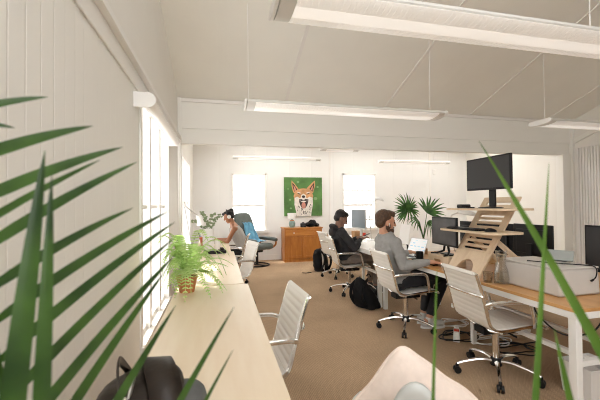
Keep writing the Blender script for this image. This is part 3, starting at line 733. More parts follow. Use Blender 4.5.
# ------------------------------------------------------------------ plants
def fern():
    t = thing('potted_fern', 'bushy pale green fern in terracotta pot on nearest birch desk', 'plant', (-.245, 2.78, DT))
    b = MB(); b.lathe([(.03, 0), (.055, 0), (.075, .10), (.080, .10), (.082, .125), (.072, .125), (.068, .105), (.02, .10)], n=28); b.build('pot', m_terra, t)
    b = MB(); b.lathe([(.005, .112), (.07, .112), (.07, .10), (.005, .10)], n=20); b.build('soil', m_soil, t)
    rnd = random.Random(3)
    for k in range(50):
        a = 2*PI*k/50*7.02 + rnd.uniform(-.2, .2); rise = rnd.uniform(.10, .42); out = rnd.uniform(.18, .36)*(1.15-.9*max(0, rise-.18)); drop = rnd.uniform(.02, .38)
        c, s = math.cos(a), math.sin(a)
        if c < 0: out *= .70                       # the wall side is tighter
        p0 = V((c*.02, s*.02, .115)); p1 = V((c*out*.45, s*out*.45, .13+rise*1.25)); p2 = V((c*out, s*out, max(.025, .12+rise*.9-drop)))
        pts = bez(p0, p1, p2, 20); b = MB()
        b.tube(pts, [.0018]*21, 4)
        for i in range(3, 21):
            u = i/20; L = .040*math.sin(PI*min(1, u*.86+.14))**.7 + .004
            d = (pts[min(i+1, 20)]-pts[i-1]).normalized(); sd = d.cross(V((0, 0, 1)))
            sd = sd.normalized() if sd.length > .05 else V((-s, c, 0))
            nn = sd.cross(d)
            for q in (-1, 1):
                e = pts[i] + sd*q*L + d*L*.35 - V((0, 0, L*.18)); mid = pts[i].lerp(e, .5)
                w = d*.0062
                b.add([pts[i]-w*.6, mid-w, e, mid+w, pts[i]+w*.6], [(0, 1, 2, 3, 4)])
        b.build('frond', m_fern, t, smooth=False)
fern()

def fan_leaf(b, c, direction, normal, R, n=16, spread=130, droop=.25, wmax=.017, rnd=random):
    d = V(direction).normalized(); nn = V(normal); nn = (nn-d*nn.dot(d)).normalized(); sd = nn.cross(d)
    for k in range(n):
        a = math.radians(-spread + 2*spread*k/(n-1) + rnd.uniform(-3, 3)); L = R*(1-.25*abs(a)/math.radians(spread))*rnd.uniform(.88, 1.05)
        dr = d*math.cos(a) + sd*math.sin(a)
        pts = [V(c) + dr*L*u + nn*.05*L*math.sin(PI*u) - V((0, 0, droop*L*u**2.4)) for u in [i/7 for i in range(8)]]
        w = [wmax*x*R/.3 for x in (.25, .7, 1, 1, .9, .7, .4, .03)]
        b.strip(pts, w, nn.cross(dr), .35)
def fan_palm():
    base = V((3.98, 6.05, 0)); rnd = random.Random(5)
    t = thing('fan_palm', 'fan palm with spiky round leaves standing behind the desks', 'plant', base)
    b = MB(); b.lathe([(.10, 0), (.15, 0), (.19, .32), (.20, .32), (.20, .35), (.175, .35), (.17, .30), (.02, .29)], n=28); b.build('pot', m_terra, t)
    b = MB(); b.lathe([(.005, .31), (.172, .31), (.172, .29), (.005, .29)], n=20); b.build('soil', m_soil, t)
    b = MB(); b.tube(smoothpts([(0, 0, .29), (.01, 0, .5), (-.02, .01, .72)], 3), [.03, .03, .029, .028, .027, .026, .02], 10); b.build('trunk', m_twig, t)
    d = 6.75
    for (px, py, pz, dx, dy, R, nrm, dr, n) in ((407, 210, d-.15, (-.1, 0, .35), 0, .42, (.1, -1, .45), .15, 30), (427, 213, d+.05, (.75, 0, .8), 0, .46, (-.35, -1, .25), .12, 13), (428, 221, d-.1, (.3, -.2, -.5), 0, .30, (.2, -1, .7), .5, 9), (418, 220, d+.1, (-.8, -.1, .1), 0, .30, (.0, -.7, 1), .5, 9), (409, 207, d+.15, (-.2, .1, -.5), 0, .34, (0, -1, .6), .3, 9)):
        c = at(px, py, pz) - base
        b = MB(); b.tube(bez((-.02, .01, .70), ((c.x-.02)*.25, c.y*.3, c.z*.80), c, 8), [.011, .010, .009, .009, .008, .008, .007, .006, .006], 6)
        fan_leaf(b, c, dx, nrm, R, n, 125 if n > 20 else 75, dr, .0105 if n > 20 else .013, rnd)
        b.build('frond', m_palm, t)
fan_palm()

def blade(b, base, tip, w, sag=.02, side=None, n=14, fold=.3, prof=None):
    base, tip = V(base), V(tip); mid = base.lerp(tip, .5) + V((0, 0, sag))
    pts = bez(base, mid, tip, n); d = (tip-base).normalized()
    view = ((base+tip)/2-EYE).normalized()
    sd = V(side) if side is not None else d.cross(view)
    ws = [w*(min(1, .45+u*2.2))*(1-u**2.3)**.8 + .0004 for u in [i/n for i in range(n+1)]]
    b.strip(pts, ws, sd, fold)
def near_palm():
    base = V((-.36, .36, 0))
    t = thing('potted_palm', 'large blurred palm with long glossy leaflets at the left edge', 'plant', base)
    b = MB(); b.lathe([(.10, 0), (.13, 0), (.16, .28), (.17, .28), (.17, .31), (.15, .31), (.145, .27), (.02, .26)], n=28); b.build('pot', m_terra, t)
    b = MB(); b.lathe([(.005, .27), (.146, .27), (.146, .25), (.005, .25)], n=20); b.build('soil', m_soil, t)
    # frond spreading to the right: rachis on the left, leaflets up and to the right
    def frond(rach, leaflets):
        b = MB(); P = [V((0, 0, .26))] + [at(*r)-base for r in rach]
        S = smoothpts(P, 5); b.tube(S, [.009-.006*i/(len(S)-1) for i in range(len(S))], 6)
        for (bx, by, bd), (tx, ty, td), w, sag in leaflets:
            A, B = at(bx, by, bd), at(tx, ty, td); view = ((A+B)/2-EYE).normalized(); d = (B-A).normalized()
            sd = (d.cross(view) + view*.45)
            bb = MB(); blade(bb, A-base, B-base, w, sag, sd); b.add(bb.v, bb.f)
        b.build('frond', m_palmf, t)
    frond([(60, 640, .66), (20, 470, .60), (-15, 300, .56), (-45, 160, .54), (-75, 60, .54)],
          [((-55, 118, .54), (48, 97, .60), .0075, .010), ((-50, 168, .54), (93, 126, .60), .0115, .012), ((-60, 125, .55), (15, 128, .60), .007, .010),
           ((-40, 210, .55), (123, 147, .62), .0115, .014), ((-42, 240, .55), (100, 160, .58), .007, .01), ((-35, 262, .55), (137, 162, .62), .0105, .016),
           ((-25, 300, .56), (133, 208, .61), .0100, .016), ((-15, 330, .57), (169, 211, .63), .0105, .018), ((-8, 368, .57), (175, 222, .64), .0105, .018),
           ((0, 410, .58), (174, 238, .64), .0100, .018), ((6, 455, .59), (176, 254, .64), .0110, .018), ((14, 500, .60), (166, 270, .64), .0105, .018),
           ((35, 550, .62), (176, 305, .64), .0115, .018)])
    frond([(110, 640, .66), (118, 560, .62)],
          [((95, 560, .60), (234, 307, .62), .0085, .012), ((120, 570, .60), (233, 350, .60), .0060, .01)])
    frond([(40, 700, .60), (22, 560, .50)],
          [((0, 520, .44), (45, 150, .48), .0165, .0), ((38, 520, .45), (52, 176, .47), .0115, 0)])
near_palm()
def near_grass():
    base = V((.54, .36, 0))
    t = thing('spiky_plant', 'blurred plant with upright grassy blades at the bottom right', 'plant', base)
    b = MB(); b.lathe([(.08, 0), (.11, 0), (.13, .40), (.14, .40), (.14, .43), (.125, .43), (.12, .38), (.02, .37)], n=28); b.build('pot', m_shell, t)
    b = MB(); b.lathe([(.005, .39), (.122, .39), (.122, .37), (.005, .37)], n=20); b.build('soil', m_soil, t)
    for (mx, my, md), (tx, ty, td), w, sag in (((655, 450, .50), (479, 141, .66), .0092, .022), ((533, 450, .52), (549, 163, .62), .0052, -.004), ((432, 440, .55), (437, 268, .60), .0032, 0), ((582, 450, .50), (554, 328, .52), .0062, .0)):
        B = at(mx, my, md)-base; T = at(tx, ty, td)-base; b = MB()
        root = V((B.x*.12, B.y*.12, .38)); mid = B - V((0, 0, 0))
        view = (B+base-EYE).normalized(); sd = (T-B).normalized().cross(view)+view*.3
        pts = bez(root, (B.x*.75, B.y*.75, B.z*.55), B, 8)[:-1] + bez(B, B.lerp(T, .5)+V((0, 0, sag)), T, 10)
        n = len(pts); ws = [w*min(1, .5+i/8)*(1-(i/(n-1))**3)**.9 + .0003 for i in range(n)]
        b.strip(pts, ws, sd, .3); b.build('leaf_blade', m_palmb, t)
near_grass()

# eucalyptus sprig in a white vase, orange pot, cup and device on the far left desk
t = thing('sprig_vase', 'white vase with leafy sprig on far birch desk', 'vase', (-.16, 5.35, DT))
b = MB(); b.lathe([(.03, 0), (.075, 0), (.085, .05), (.085, .30), (.078, .32), (.07, .32), (.066, .05), (.02, .02)], n=24); b.build('vase', m_shade, t)
rnd = random.Random(9)
for k in range(8):
    a = 2*PI*k/8+.4; c, s = math.cos(a), math.sin(a); o_ = rnd.uniform(.14, .27); h = rnd.uniform(.40, .66)
    pts = bez((c*.02, s*.02, .05), (c*.03, s*.03, h*.9), (c*o_, s*o_*.7, h), 9); b = MB(); b.tube(pts, .003, 5)
    for i in range(4, 10):
        for q in (-1, 1):
            d = V((rnd.uniform(-1, 1), rnd.uniform(-1, 1), rnd.uniform(-.2, .8))).normalized(); L = .045
            P = [pts[i]+d*L*u for u in (0, .35, .7, 1)]; b.strip(P, [.002, .016, .014, .001], d.cross(V((.3, 1, .2))), .1)
    b.build('sprig', mat('grey_green_leaf', (.24, .31, .17), .5) if k == 0 else bpy.data.materials['grey_green_leaf'], t)
t = thing('plant_pot', 'orange pot with white handles on far birch desk', 'pot', (-.22, 5.85, DT))
b = MB(); b.lathe([(.03, 0), (.07, 0), (.095, .12), (.10, .12), (.10, .145), (.088, .145), (.08, .03), (.02, .02)], n=24); b.build('pot', mat('orange_glaze', (.55, .12, .04), .45), t)
b = MB()
for k in range(4): b.cyl((.0+.02*k-.03, .01*k, .03), (.05*k-.03, .02, .24), .008, n=6)
b.build('wooden_spoons', m_wdoor, t)
mug('cup', 'tall white cup on far birch desk near the woman', (-.03, 5.45, DT), m_shade, .042, .13, 0, 'cup')
t = thing('desk_phone', 'low dark device with pale top on second birch desk', 'device', (-.06, 4.92, DT), .1)
b = MB(); b.span((-.15, -.085, 0), (.15, .085, .045)); b.build('case', m_blackp, t, bevel=.012)
b = MB(); b.span((-.11, -.06, .0455), (.04, .06, .06)); b.build('top_panel', m_chromed, t, bevel=.006)
b = MB(); b.span((.07, -.065, .0455), (.12, .065, .075)); b.build('handset', m_blackp, t, bevel=.01)
laptop('dark laptop the woman with headphones is working on', (-.27, 6.28, DT), PI, m_darkscr, m_screenb, 112, .31, .21)

# leather bag and felt cap on the near desk
t = thing('leather_bag', 'slouching dark brown leather bag on the near desk corner', 'bag', (-.24, 1.16, DT))
b = MB(); b.ell((.01, .0, .07), (.115, .15, .075)); b.ell((.045, .02, .085), (.085, .10, .07)); b.ell((-.07, -.02, .06), (.055, .12, .065)); blob(b, 'bag_body', m_leathk, t, .008, 4, .012, .1)
b = MB(); pts = smoothpts([(.02, .11, .085), (.03, .06, .158), (.055, -.02, .172), (.085, -.10, .135), (.10, -.14, .06)], 5); b.strip(pts, [.045]*len(pts), V((1, .1, -.1)), 0); b.build('flap', m_leathk, t, solid=.006)
b = MB(); pts = smoothpts([(-.055, .10, .10), (-.065, .03, .17), (-.06, -.02, .185), (-.045, -.08, .16), (-.02, -.14, .09)], 5); b.tube(pts, .011, 6, flat=(.35, 1.4)); b.build('strap', m_leathk, t)
b = MB(); pts = [(-.02, -.15, .05), (-.006, -.06, .162), (.0, .04, .178)]; b.tube(smoothpts(pts, 4), .006, 6); b.build('zip_edge', m_chromed, t)
b = MB(); b.span((-.045, -.145, .05), (-.01, -.13, .14)); b.build('pale_lining', m_wdoor, t, bevel=.004)
t = thing('felt_cap', 'grey felt cap lying beside the dark leather bag', 'cap', (-.115, 1.20, DT), .3)
b = MB(); b.ell((0, 0, .035), (.07, .075, .042)); b.lathe([(.02, 0.001), (.074, .001), (.072, .03), (.02, .04)], n=20); blob(b, 'crown', m_felt, t, .007, 3)
b = MB(); b.prism([(.06*math.cos(a), -.06-.05*math.sin(a)) for a in [PI*k/10 for k in range(11)]], .006, Matrix.Translation((0, 0, .004))); b.build('brim', m_felt, t)

# ------------------------------------------------------------------ rear of the room
def cabinet():
    t = thing('wooden_cabinet', 'orange pine cabinet under the fox painting', 'cabinet', (2.04, 8.46, 0))
    w, d, h = .50, .24, .845
    b = MB(); b.span((-w+.02, -d+.02, .0), (w-.02, d, h-.035)); b.build('body', m_cab, t, bevel=.004)
    b = MB(); b.span((-w, -d, h-.034), (w, d, h)); b.build('top', m_cabtop, t, bevel=.006)
    b = MB(); b.span((-w+.01, -d+.005, 0), (w-.01, -d+.0195, .07)); b.build('plinth', m_cab, t)
    dr = MB(); dr.span((-w+.05, -d+.002, .645), (w-.05, -d+.0195, .79)); dr_o = dr.build('drawer', m_cabtop, t, bevel=.004)
    for x in (-.25, .25):
        k = MB(); k.ell((x, -d-.012, .715), .017); k.build('knob', m_metalw if x < 0 else m_cab, dr_o)
    for s in (-1, 1):
        b = MB(); x0, x1 = (-w+.05, -.006) if s < 0 else (.006, w-.05)
        b.span((x0, -d+.004, .09), (x0+.055, -d+.0195, .62)); b.span((x1-.055, -d+.004, .09), (x1, -d+.0195, .62)); b.span((x0+.055, -d+.004, .09), (x1-.055, -d+.0195, .15)); b.span((x0+.055, -d+.004, .56), (x1-.055, -d+.0195, .62))
        b.span((x0+.055, -d+.012, .15), (x1-.055, -d+.0195, .56)); dd = b.build('door', m_cab, t, bevel=.003)
        k = MB(); k.ell((-s*-.04, -d-.008, .38), .014); k.build('knob', m_cab, dd)
cabinet()
t = thing('table_lamp', 'small lamp with teal ceramic base and white shade on cabinet', 'lamp', (1.78, 8.38, .845))
b = MB(); b.lathe([(.02, 0), (.055, 0), (.075, .04), (.085, .10), (.07, .15), (.035, .18), (.02, .20), (.02, .22)], n=24); b.build('lamp_base', m_teal, t)
b = MB(); b.lathe([(.03, .15), (.06, .155), (.05, .18), (.02, .19)], n=20); b.build('neck_band', m_terra, t)
b = MB(); b.lathe([(.11, .215), (.115, .36), (.112, .36), (.107, .215)], n=28, cap=False); b.build('lamp_shade', m_shade, t)
t = thing('digital_camera', 'black camera with round lens on the cabinet', 'camera', (2.06, 8.36, .845), -.2)
b = MB(); b.span((-.07, -.03, 0), (.07, .03, .10)); b.span((-.03, -.03, .10), (.03, .03, .125)); b.build('body', m_blackp, t, bevel=.01)
b = MB(); b.cyl((0, -.03, .052), (0, -.12, .052), .042, .045, 20); b.build('lens', m_darkscr, t)
t = thing('camera_bag', 'slumped black bag lying on the cabinet top', 'bag', (2.30, 8.45, .845))
b = MB(); b.ell((-.02, 0, .06), (.17, .12, .065)); b.ell((.02, .02, .10), (.10, .09, .08)); b.ell((.13, -.01, .045), (.08, .09, .05)); blob(b, 'bag_body', m_fabk, t, .012, 4, .02, .08)
b = MB(); b.tube(smoothpts([(-.13, -.10, .05), (-.05, -.12, .13), (.05, -.10, .175), (.13, -.09, .06), (.17, -.10, .012)], 4), .009, 6); b.build('strap', m_leathk, t)

def fox():
    W, H = 1.03, 1.02
    t = thing('painting', 'square painting of a laughing fox on green, above cabinet', 'painting', (2.17, YB-.002, 1.625))
    mg = mat('painted_green', (.085, .20, .05), .7, var=.35, scale=3.5); mo = mat('painted_orange', (.60, .31, .14), .7, var=.25, scale=9); mw = mat('painted_white_fur', (.78, .72, .66), .7, var=.15, scale=16)
    md = mat('painted_dark', (.035, .022, .02), .7); mp = mat('painted_pink', (.62, .26, .20), .7, var=.15, scale=10); ml = mat('painted_light_green', (.22, .36, .16), .7)
    b = MB(); b.span((-W/2, -.035, -H/2), (W/2, 0, H/2))
    lay = [0]
    def poly(pts, mi):
        lay[0] += 1; y = -.0352-.0006*lay[0]; b.cur = mi
        b.prism([((u-.5)*W, (v-.5)*H) for u, v in pts], .0006, Matrix(((1, 0, 0, 0), (0, 0, -1, y+.0006), (0, 1, 0, 0), (0, 0, 0, 1))))
    def oval(u, v, a, c, mi, n=18, rot=0): poly([(u+a*math.cos(q)*math.cos(rot)-c*math.sin(q)*math.sin(rot), v+a*math.cos(q)*math.sin(rot)+c*math.sin(q)*math.cos(rot)) for q in [2*PI*k/n for k in range(n)]], mi)
    for u, v, r in ((.15, .42, .03), (.36, .88, .035), (.82, .45, .05), (.17, .2, .03), (.88, .75, .03), (.1, .7, .02)): oval(u, v, r, r*.8, 5)
    # ears, head, cheeks, ruff
    poly([(.19, .92), (.25, .86), (.36, .72), (.42, .62), (.30, .55), (.23, .62), (.19, .78)], 1); poly([(.81, .92), (.75, .88), (.62, .75), (.54, .65), (.66, .55), (.76, .60), (.81, .78)], 1)
    poly([(.21, .86), (.27, .80), (.34, .68), (.26, .63), (.22, .76)], 3); poly([(.79, .87), (.73, .80), (.66, .70), (.74, .63), (.785, .76)], 3)
    poly([(.235, .80), (.285, .74), (.31, .66), (.265, .65)], 4); poly([(.765, .81), (.715, .74), (.69, .68), (.735, .65)], 4)
    poly([(.26, .40), (.24, .52), (.28, .62), (.38, .70), (.50, .715), (.62, .70), (.72, .62), (.76, .52), (.74, .40), (.66, .36), (.34, .36)], 1)
    poly([(.27, .47), (.34, .50), (.40, .46), (.50, .52), (.60, .46), (.66, .50), (.74, .47), (.75, .30), (.71, .10), (.70, .0), (.32, .0), (.30, .12), (.26, .30)], 2)
    poly([(.43, .64), (.50, .60), (.57, .64), (.56, .52), (.50, .46), (.44, .52)], 1); poly([(.44, .54), (.50, .58), (.56, .54), (.57, .47), (.43, .47)], 2)
    oval(.50, .50, .045, .035, 3); 
    for s in (-1, 1):
        oval(.5+s*.12, .575, .045, .010, 3, rot=s*.35); oval(.5+s*.12, .605, .06, .012, 2, rot=s*.3)
    poly([(.38, .43), (.44, .44), (.50, .41), (.56, .44), (.63, .43), (.62, .36), (.585, .26), (.54, .20), (.46, .20), (.42, .26), (.385, .36)], 3)
    oval(.50, .275, .055, .085, 4); oval(.50, .375, .07, .02, 2)
    for s in (-1, 1): poly([(.5+s*.085, .42), (.5+s*.10, .42), (.5+s*.095, .36)], 2)
    rnd = random.Random(2)
    for k in range(26):
        u = rnd.uniform(.33, .69); v = rnd.uniform(.02, .19 if abs(u-.5) < .1 else .30); oval(u, v, .008, .022, 3, 8, rnd.uniform(-.6, .6))
    b.build('canvas', [mg, mo, mw, md, mp, ml], t, smooth=False)
fox()

# recliner with blue cloth
def recliner():
    rz = math.radians(-52)
    t = thing('recliner', 'dark green leather swivel recliner by the rear window', 'recliner', (.86, 8.02, 0), rz)
    b = MB(); n = 32; b.tube([(.28*math.cos(2*PI*k/n), .28*math.sin(2*PI*k/n), .02) for k in range(n)], .018, 8, flat=(1.2, .8), close=True); b.span((-.28, -.02, .015), (.28, .02, .035)); b.build('base_ring', m_blackp, t)
    b = MB(); b.cyl((0, 0, .03), (0, 0, .34), .03); b.cyl((0, 0, .32), (0, 0, .36), .14, n=20); b.build('column', m_blackp, t)
    b = MB(); b.ring_loft([[V((x, y*w, z+q*h)) for y, q in ((-1, -.6), (-.9, -1), (.9, -1), (1, -.6), (1, .6), (.85, 1), (-.85, 1), (-1, .6))] for x, w, z, h in ((-.26, .24, .43, .06), (-.2, .27, .43, .075), (.1, .28, .455, .075), (.26, .27, .46, .075), (.32, .25, .44, .05))]); b.build('seat', m_recl, t, sub=2)
    b = MB()
    R = []
    for s, w, th in ((0, .24, .05), (.06, .27, .075), (.3, .28, .08), (.55, .27, .075), (.75, .25, .07), (.84, .21, .045)):
        cx, cz_ = -.24-.36*s, .44+.94*s
        R.append([V((cx+q*th*.93, y*w, cz_+q*th*.36)) for y, q in ((-1, -.5), (-.85, -1), (.85, -1), (1, -.5), (1, .5), (.85, 1), (-.85, 1), (-1, .5))])
    b.ring_loft(R); bk = b.build('backrest', m_recl, t, sub=2)
    for yy, ss in ((-.1, .6), (.1, .6), (0, .42), (-.1, .26), (.1, .26)):
        b = MB(); b.ell((-.24-.36*ss+.072, yy, .44+.94*ss+.03), (.012, .016, .016)); b.build('button', m_recl, bk)
    for s in (-1, 1):
        b = MB(); b.ring_loft([[V((x, s*.33+y*.06, z+q*.05)) for y, q in ((-1, -.7), (.0, -1), (1, -.7), (1, .7), (0, 1), (-1, .7))] for x, z in ((-.26, .60), (-.2, .62), (.05, .615), (.26, .60), (.33, .585))]); b.build('armrest', m_recl, t, sub=2)
        b = MB(); b.tube(smoothpts([(.30, s*.33, .55), (.27, s*.33, .46), (.1, s*.32, .37), (-.1, s*.32, .37), (-.22, s*.33, .46), (-.24, s*.33, .56)], 4), .022, 8); b.build('arm_support', m_cab, t)
    # cloth: top-level, over the backrest front and down on the seat
    c = thing('blue_cloth', 'blue cloth draped over the recliner back and seat', 'cloth', t.location, rz)
    path = smoothpts([(-.50, 0, .96), (-.44, 0, .985), (-.345, 0, .965), (-.275, 0, .82), (-.19, 0, .67), (-.12, 0, .585), (-.02, 0, .562), (.08, 0, .562), (.16, 0, .566)], 5)
    vs = []; fs = []; nx = 16
    for i, p in enumerate(path):
        for j in range(nx+1):
            u = j/nx; w = .18*(.55+.45*min(1, i/20)); y = .02 + (u-.5)*2*w - .03*i/len(path)
            f = .016*math.sin(u*17+i*.18)+.016
            vs.append((p.x+f*.8, y, p.z+f*.6))
    for i in range(len(path)-1):
        for j in range(nx): a = i*(nx+1)+j; fs.append((a, a+1, a+nx+2, a+nx+1))
    b = MB(); b.add(vs, fs); b.build('drape', m_blue, c, solid=.006, angle=80)
recliner()

# ------------------------------------------------------------------ bags on the floor
def backpack(label, loc, rz, W=.30, H=.44, D=.20, lean=.06, taper=((0, .80), (.03, .98), (.5, 1.0), (.8, .88), (.95, .62), (1, .3))):
    t = thing('backpack', label, 'backpack', loc, rz)
    b = MB(); R = []
    for z, k in taper:
        R.append([V((math.copysign(abs(math.cos(a))**.6, math.cos(a))*D/2*k - lean*z, math.copysign(abs(math.sin(a))**.6, math.sin(a))*W/2*k, z*H)) for a in [2*PI*q/20 for q in range(20)]])
    b.ring_loft(R); blob(b, 'bag_body', m_fabk, t, .01, 3, .02, .1)
    b = MB(); b.ell((-D/2-.01, 0, H*.27), (.05, W*.38, H*.22)); blob(b, 'front_pocket', m_fabk, t, .01, 3, .01)
    for s in (-1, 1):
        b = MB(); pts = smoothpts([(D*.25, s*W*.2, H*.93), (D*.72, s*W*.28, H*.75), (D*.80, s*W*.32, H*.4), (D*.45, s*W*.36, H*.08)], 5); b.tube(pts, .022, 6, flat=(.4, 1.2)); b.build('shoulder_strap', m_fabk, t)
    b = MB(); b.tube(bez((-.02, -.04, H*.97), (-.02, 0, H*1.14), (-.02, .04, H*.97), 8), .008, 6); b.build('grab_handle', m_fabk, t)
    b = MB(); b.tube(smoothpts([(-D/2+.005-lean*.6, -W*.36, H*.62), (-D/2-.012-lean*.7, 0, H*.72), (-D/2+.005-lean*.6, W*.36, H*.62)], 4), .005, 5); b.build('zip', m_chromed, t)
backpack('upright black backpack on the floor beside the cabinet', (2.12, 7.0, 0), math.radians(-60), .34, .46, .22)
backpack('slouching black backpack on the floor between the two men', (1.98, 4.36, 0), math.radians(200), .35, .42, .26, -.16, ((0, .85), (.03, 1.02), (.3, 1.0), (.5, .84), (.7, .62), (.88, .42), (1, .2)))
b = MB(); b.tube(smoothpts([(1.66, 6.85, .008), (1.74, 6.80, .008), (1.80, 6.86, .008), (1.84, 6.80, .008)], 5), .007, 6); tag(b.build('cable', m_blackp), 'short black cable on the floor by the upright backpack', 'cable')

# ------------------------------------------------------------------ cables, power strip, bin
t = thing('power_strip', 'white power strip with plugs lying among floor cables', 'power strip', (2.42, 3.13, 0), .9)
b = MB(); b.span((-.16, -.03, .001), (.16, .03, .04)); b.build('case', m_metalw, t, bevel=.006)
for k, mm in enumerate((m_metalw, m_red, m_metalw)):
    b = MB(); b.span((-.10+.09*k-.025, -.025, .0405), (-.10+.09*k+.025, .025, .085)); b.build('plug', mm, t, bevel=.008)
rnd = random.Random(11)
CB = [(m_blackp, 'black cable coiled on the floor around the power strip', (2.42, 3.10), .17), (m_metalw, 'white cable looped on the floor beside the near chair', (2.66, 2.92), .16),
      (m_metalw, 'white cable looped on the floor behind the shoes', (2.62, 3.45), .15), (m_blackp, 'black cable looped on the floor behind the near chair', (2.72, 2.70), .17)]
for m, lab, (cx, cy), r in CB:
    pts = []
    for k in range(26):
        a = k*.62; q = r*(1+.22*math.sin(k*1.7)+.1*rnd.uniform(-1, 1)); pts.append((cx+q*math.cos(a)*1.05, cy+q*math.sin(a)*.75, .009+.002*k*.5))
    pts += [(cx+.35, cy+.10, .009), (cx+.47, cy+.06, .009)]
    b = MB(); b.tube(smoothpts(pts, 4), .006, 6); tag(b.build('floor_cable', m), lab, 'cable')
b = MB(); b.tube(smoothpts([(2.36, 2.16, DT-.066), (2.37, 2.14, .55), (2.46, 2.02, .43), (2.62, 1.93, .46), (2.70, 1.89, .60), (2.71, 1.88, DT-.066)], 6), .006, 6); tag(b.build('hanging_cable', m_blackp), 'black cable hanging in a loop under the nearest honey desk', 'cable')
t = thing('cable_tray', 'grey metal cable tray hung under the nearest honey desk', 'tray', (2.45, 2.52, DT-.065))
b = MB(); b.span((-.05, -.16, -.09), (.05, .16, -.084)); b.span((-.05, -.16, -.09), (-.046, .16, -.0005)); b.span((.046, -.16, -.09), (.05, .16, -.0005)); b.build('channel', m_chromed, t)
b = MB(); b.span((-.04, -.10, -.083), (.04, .06, -.04)); b.build('adapter', m_blackp, t, bevel=.006)
t = thing('waste_bin', 'white plastic bin on the floor under the nearest desk', 'bin', (2.62, 1.95, 0))
b = MB(); b.ring_loft([[V((x*k, y*k, z)) for x, y in ((-.15, -.12), (.15, -.12), (.15, .12), (-.15, .12))] for k, z in ((.85, 0), (1, .24), (.94, .24), (.80, .012))], cap=True); b.build('tub', m_metalw, t, bevel=.01)
b = MB(); b.box((.0, .0, .20), (.20, .15, .004), (.4, .2, .3)); b.box((.03, -.02, .17), (.16, .14, .004), (-.3, .3, .8)); b.build('paper', m_white, t)
t = thing('storage_bag', 'dark teal fabric bag standing under the far honey desk', 'bag', (3.10, 1.92, 0))
b = MB(); b.ell((0, 0, .30), (.16, .2, .26)); b.ell((0, 0, .14), (.17, .21, .14)); blob(b, 'bag_body', m_teald, t, .012, 4, .02, .1)
b = MB(); b.tube(bez((0, -.1, .52), (0, 0, .76), (0, .1, .52), 8), .012, 6); b.build('handle', m_teald, t)

# ------------------------------------------------------------------ pink cushion on the pale grey tub chair
def tub_chair():
    loc = V((.80, 1.33, 0)); rz = math.radians(62)
    t = thing('tub_chair', 'pale grey tub chair with its rounded back to the camera', 'chair', loc, rz)     # opens towards +X
    b = MB(); rings_o = []; rings_i = []
    n = 60
    def rr(z): return .24 + .06*(z-.40)/.35
    vs = []; fs = []; m = 10
    for i in range(n+1):
        a = math.radians(60 + 240*i/n); phi = 60+240*i/n-180; top = max(.50, .785-.066*(phi/13.5)**2)
        for j in range(m+1):
            z = .40 + (top-.40)*j/m; r = rr(z) if j else .20
            vs.append((r*math.cos(a)*1.0, r*math.sin(a), z))
    for i in range(n):
        for j in range(m): q = i*(m+1)+j; fs.append((q, q+m+1, q+m+2, q+1))
    b.add(vs, fs); b.build('shell', m_shell, t, solid=.014, angle=80)
    b = MB(); b.lathe([(.01, .385), (.21, .385), (.225, .40), (.21, .415), (.01, .415)], n=28); b.build('seat', m_shell, t)
    for a in (45, 135, 225, 315):
        c, s = math.cos(math.radians(a)), math.sin(math.radians(a))
        b = MB(); b.tube([(c*.13, s*.13, .384), (c*.24, s*.24, 0)], [.016, .011], 8); b.build('leg', m_ply, t)
    # cushion: square pillow standing on one corner, leaning on the shell, squashed on the seat
    p = thing('cushion', 'pale pink linen cushion standing corner-up in the tub chair', 'cushion', loc, 0)
    N = 22; S = .235; vs = []; fs = []
    def prof(u, v): return .075*max(0, (1-u*u)*(1-v*v))**.42
    top = at(401, 346, 1.44)-loc
    rt = V((math.cos(YAW), -math.sin(YAW), 0)); fw = V((math.sin(YAW), math.cos(YAW), 0))
    upv = (V((0, 0, 1))*math.cos(.25) + fw*math.sin(.25)*-.35).normalized(); nn = rt.cross(upv).normalized()
    ang = math.radians(-37)
    e1 = rt*math.cos(ang) + upv*math.sin(ang); e2 = -rt*math.sin(ang) + upv*math.cos(ang)
    ctr = top - (-e1 + e2)*S*.93
    for side in (1, -1):
        for i in range(N+1):
            for j in range(N+1):
                u, v = i/N*2-1, j/N*2-1; pin = 1-.05*(1-abs(u*v))*max(abs(u), abs(v))**3-.10*abs(u*v)**6 + .012*math.sin(u*9+v*4)*abs(u*v)**.5
                P = ctr + e1*S*u*pin + e2*S*v*pin + nn*side*(prof(u, v)+.004) 
                P += nn*.006*noise.noise(V((u*3, v*3, side)))
                P.z = max(P.z, .419 + .01*abs(u)) 
                vs.append(P)
    o = (N+1)**2
    for i in range(N):
        for j in range(N):
            a = i*(N+1)+j; fs.append((a, a+1, a+N+2, a+N+1)); fs.append((o+a, o+a+N+1, o+a+N+2, o+a+1))
    edge = [i*(N+1) for i in range(N+1)] + [N*(N+1)+j for j in range(1, N+1)] + [i*(N+1)+N for i in range(N-1, -1, -1)] + [j for j in range(N-1, 0, -1)]
    for a, c in zip(edge, edge[1:]+edge[:1]): fs.append((a, c, o+c, o+a))
    b = MB(); b.add(vs, fs); b.build('cover', m_pink, p, angle=70)
    b = MB(); b.tube([V(vs[q])*.5+V(vs[o+q])*.5 for q in edge], .006, 6, close=True); b.build('piping', m_pink, p)
tub_chair()

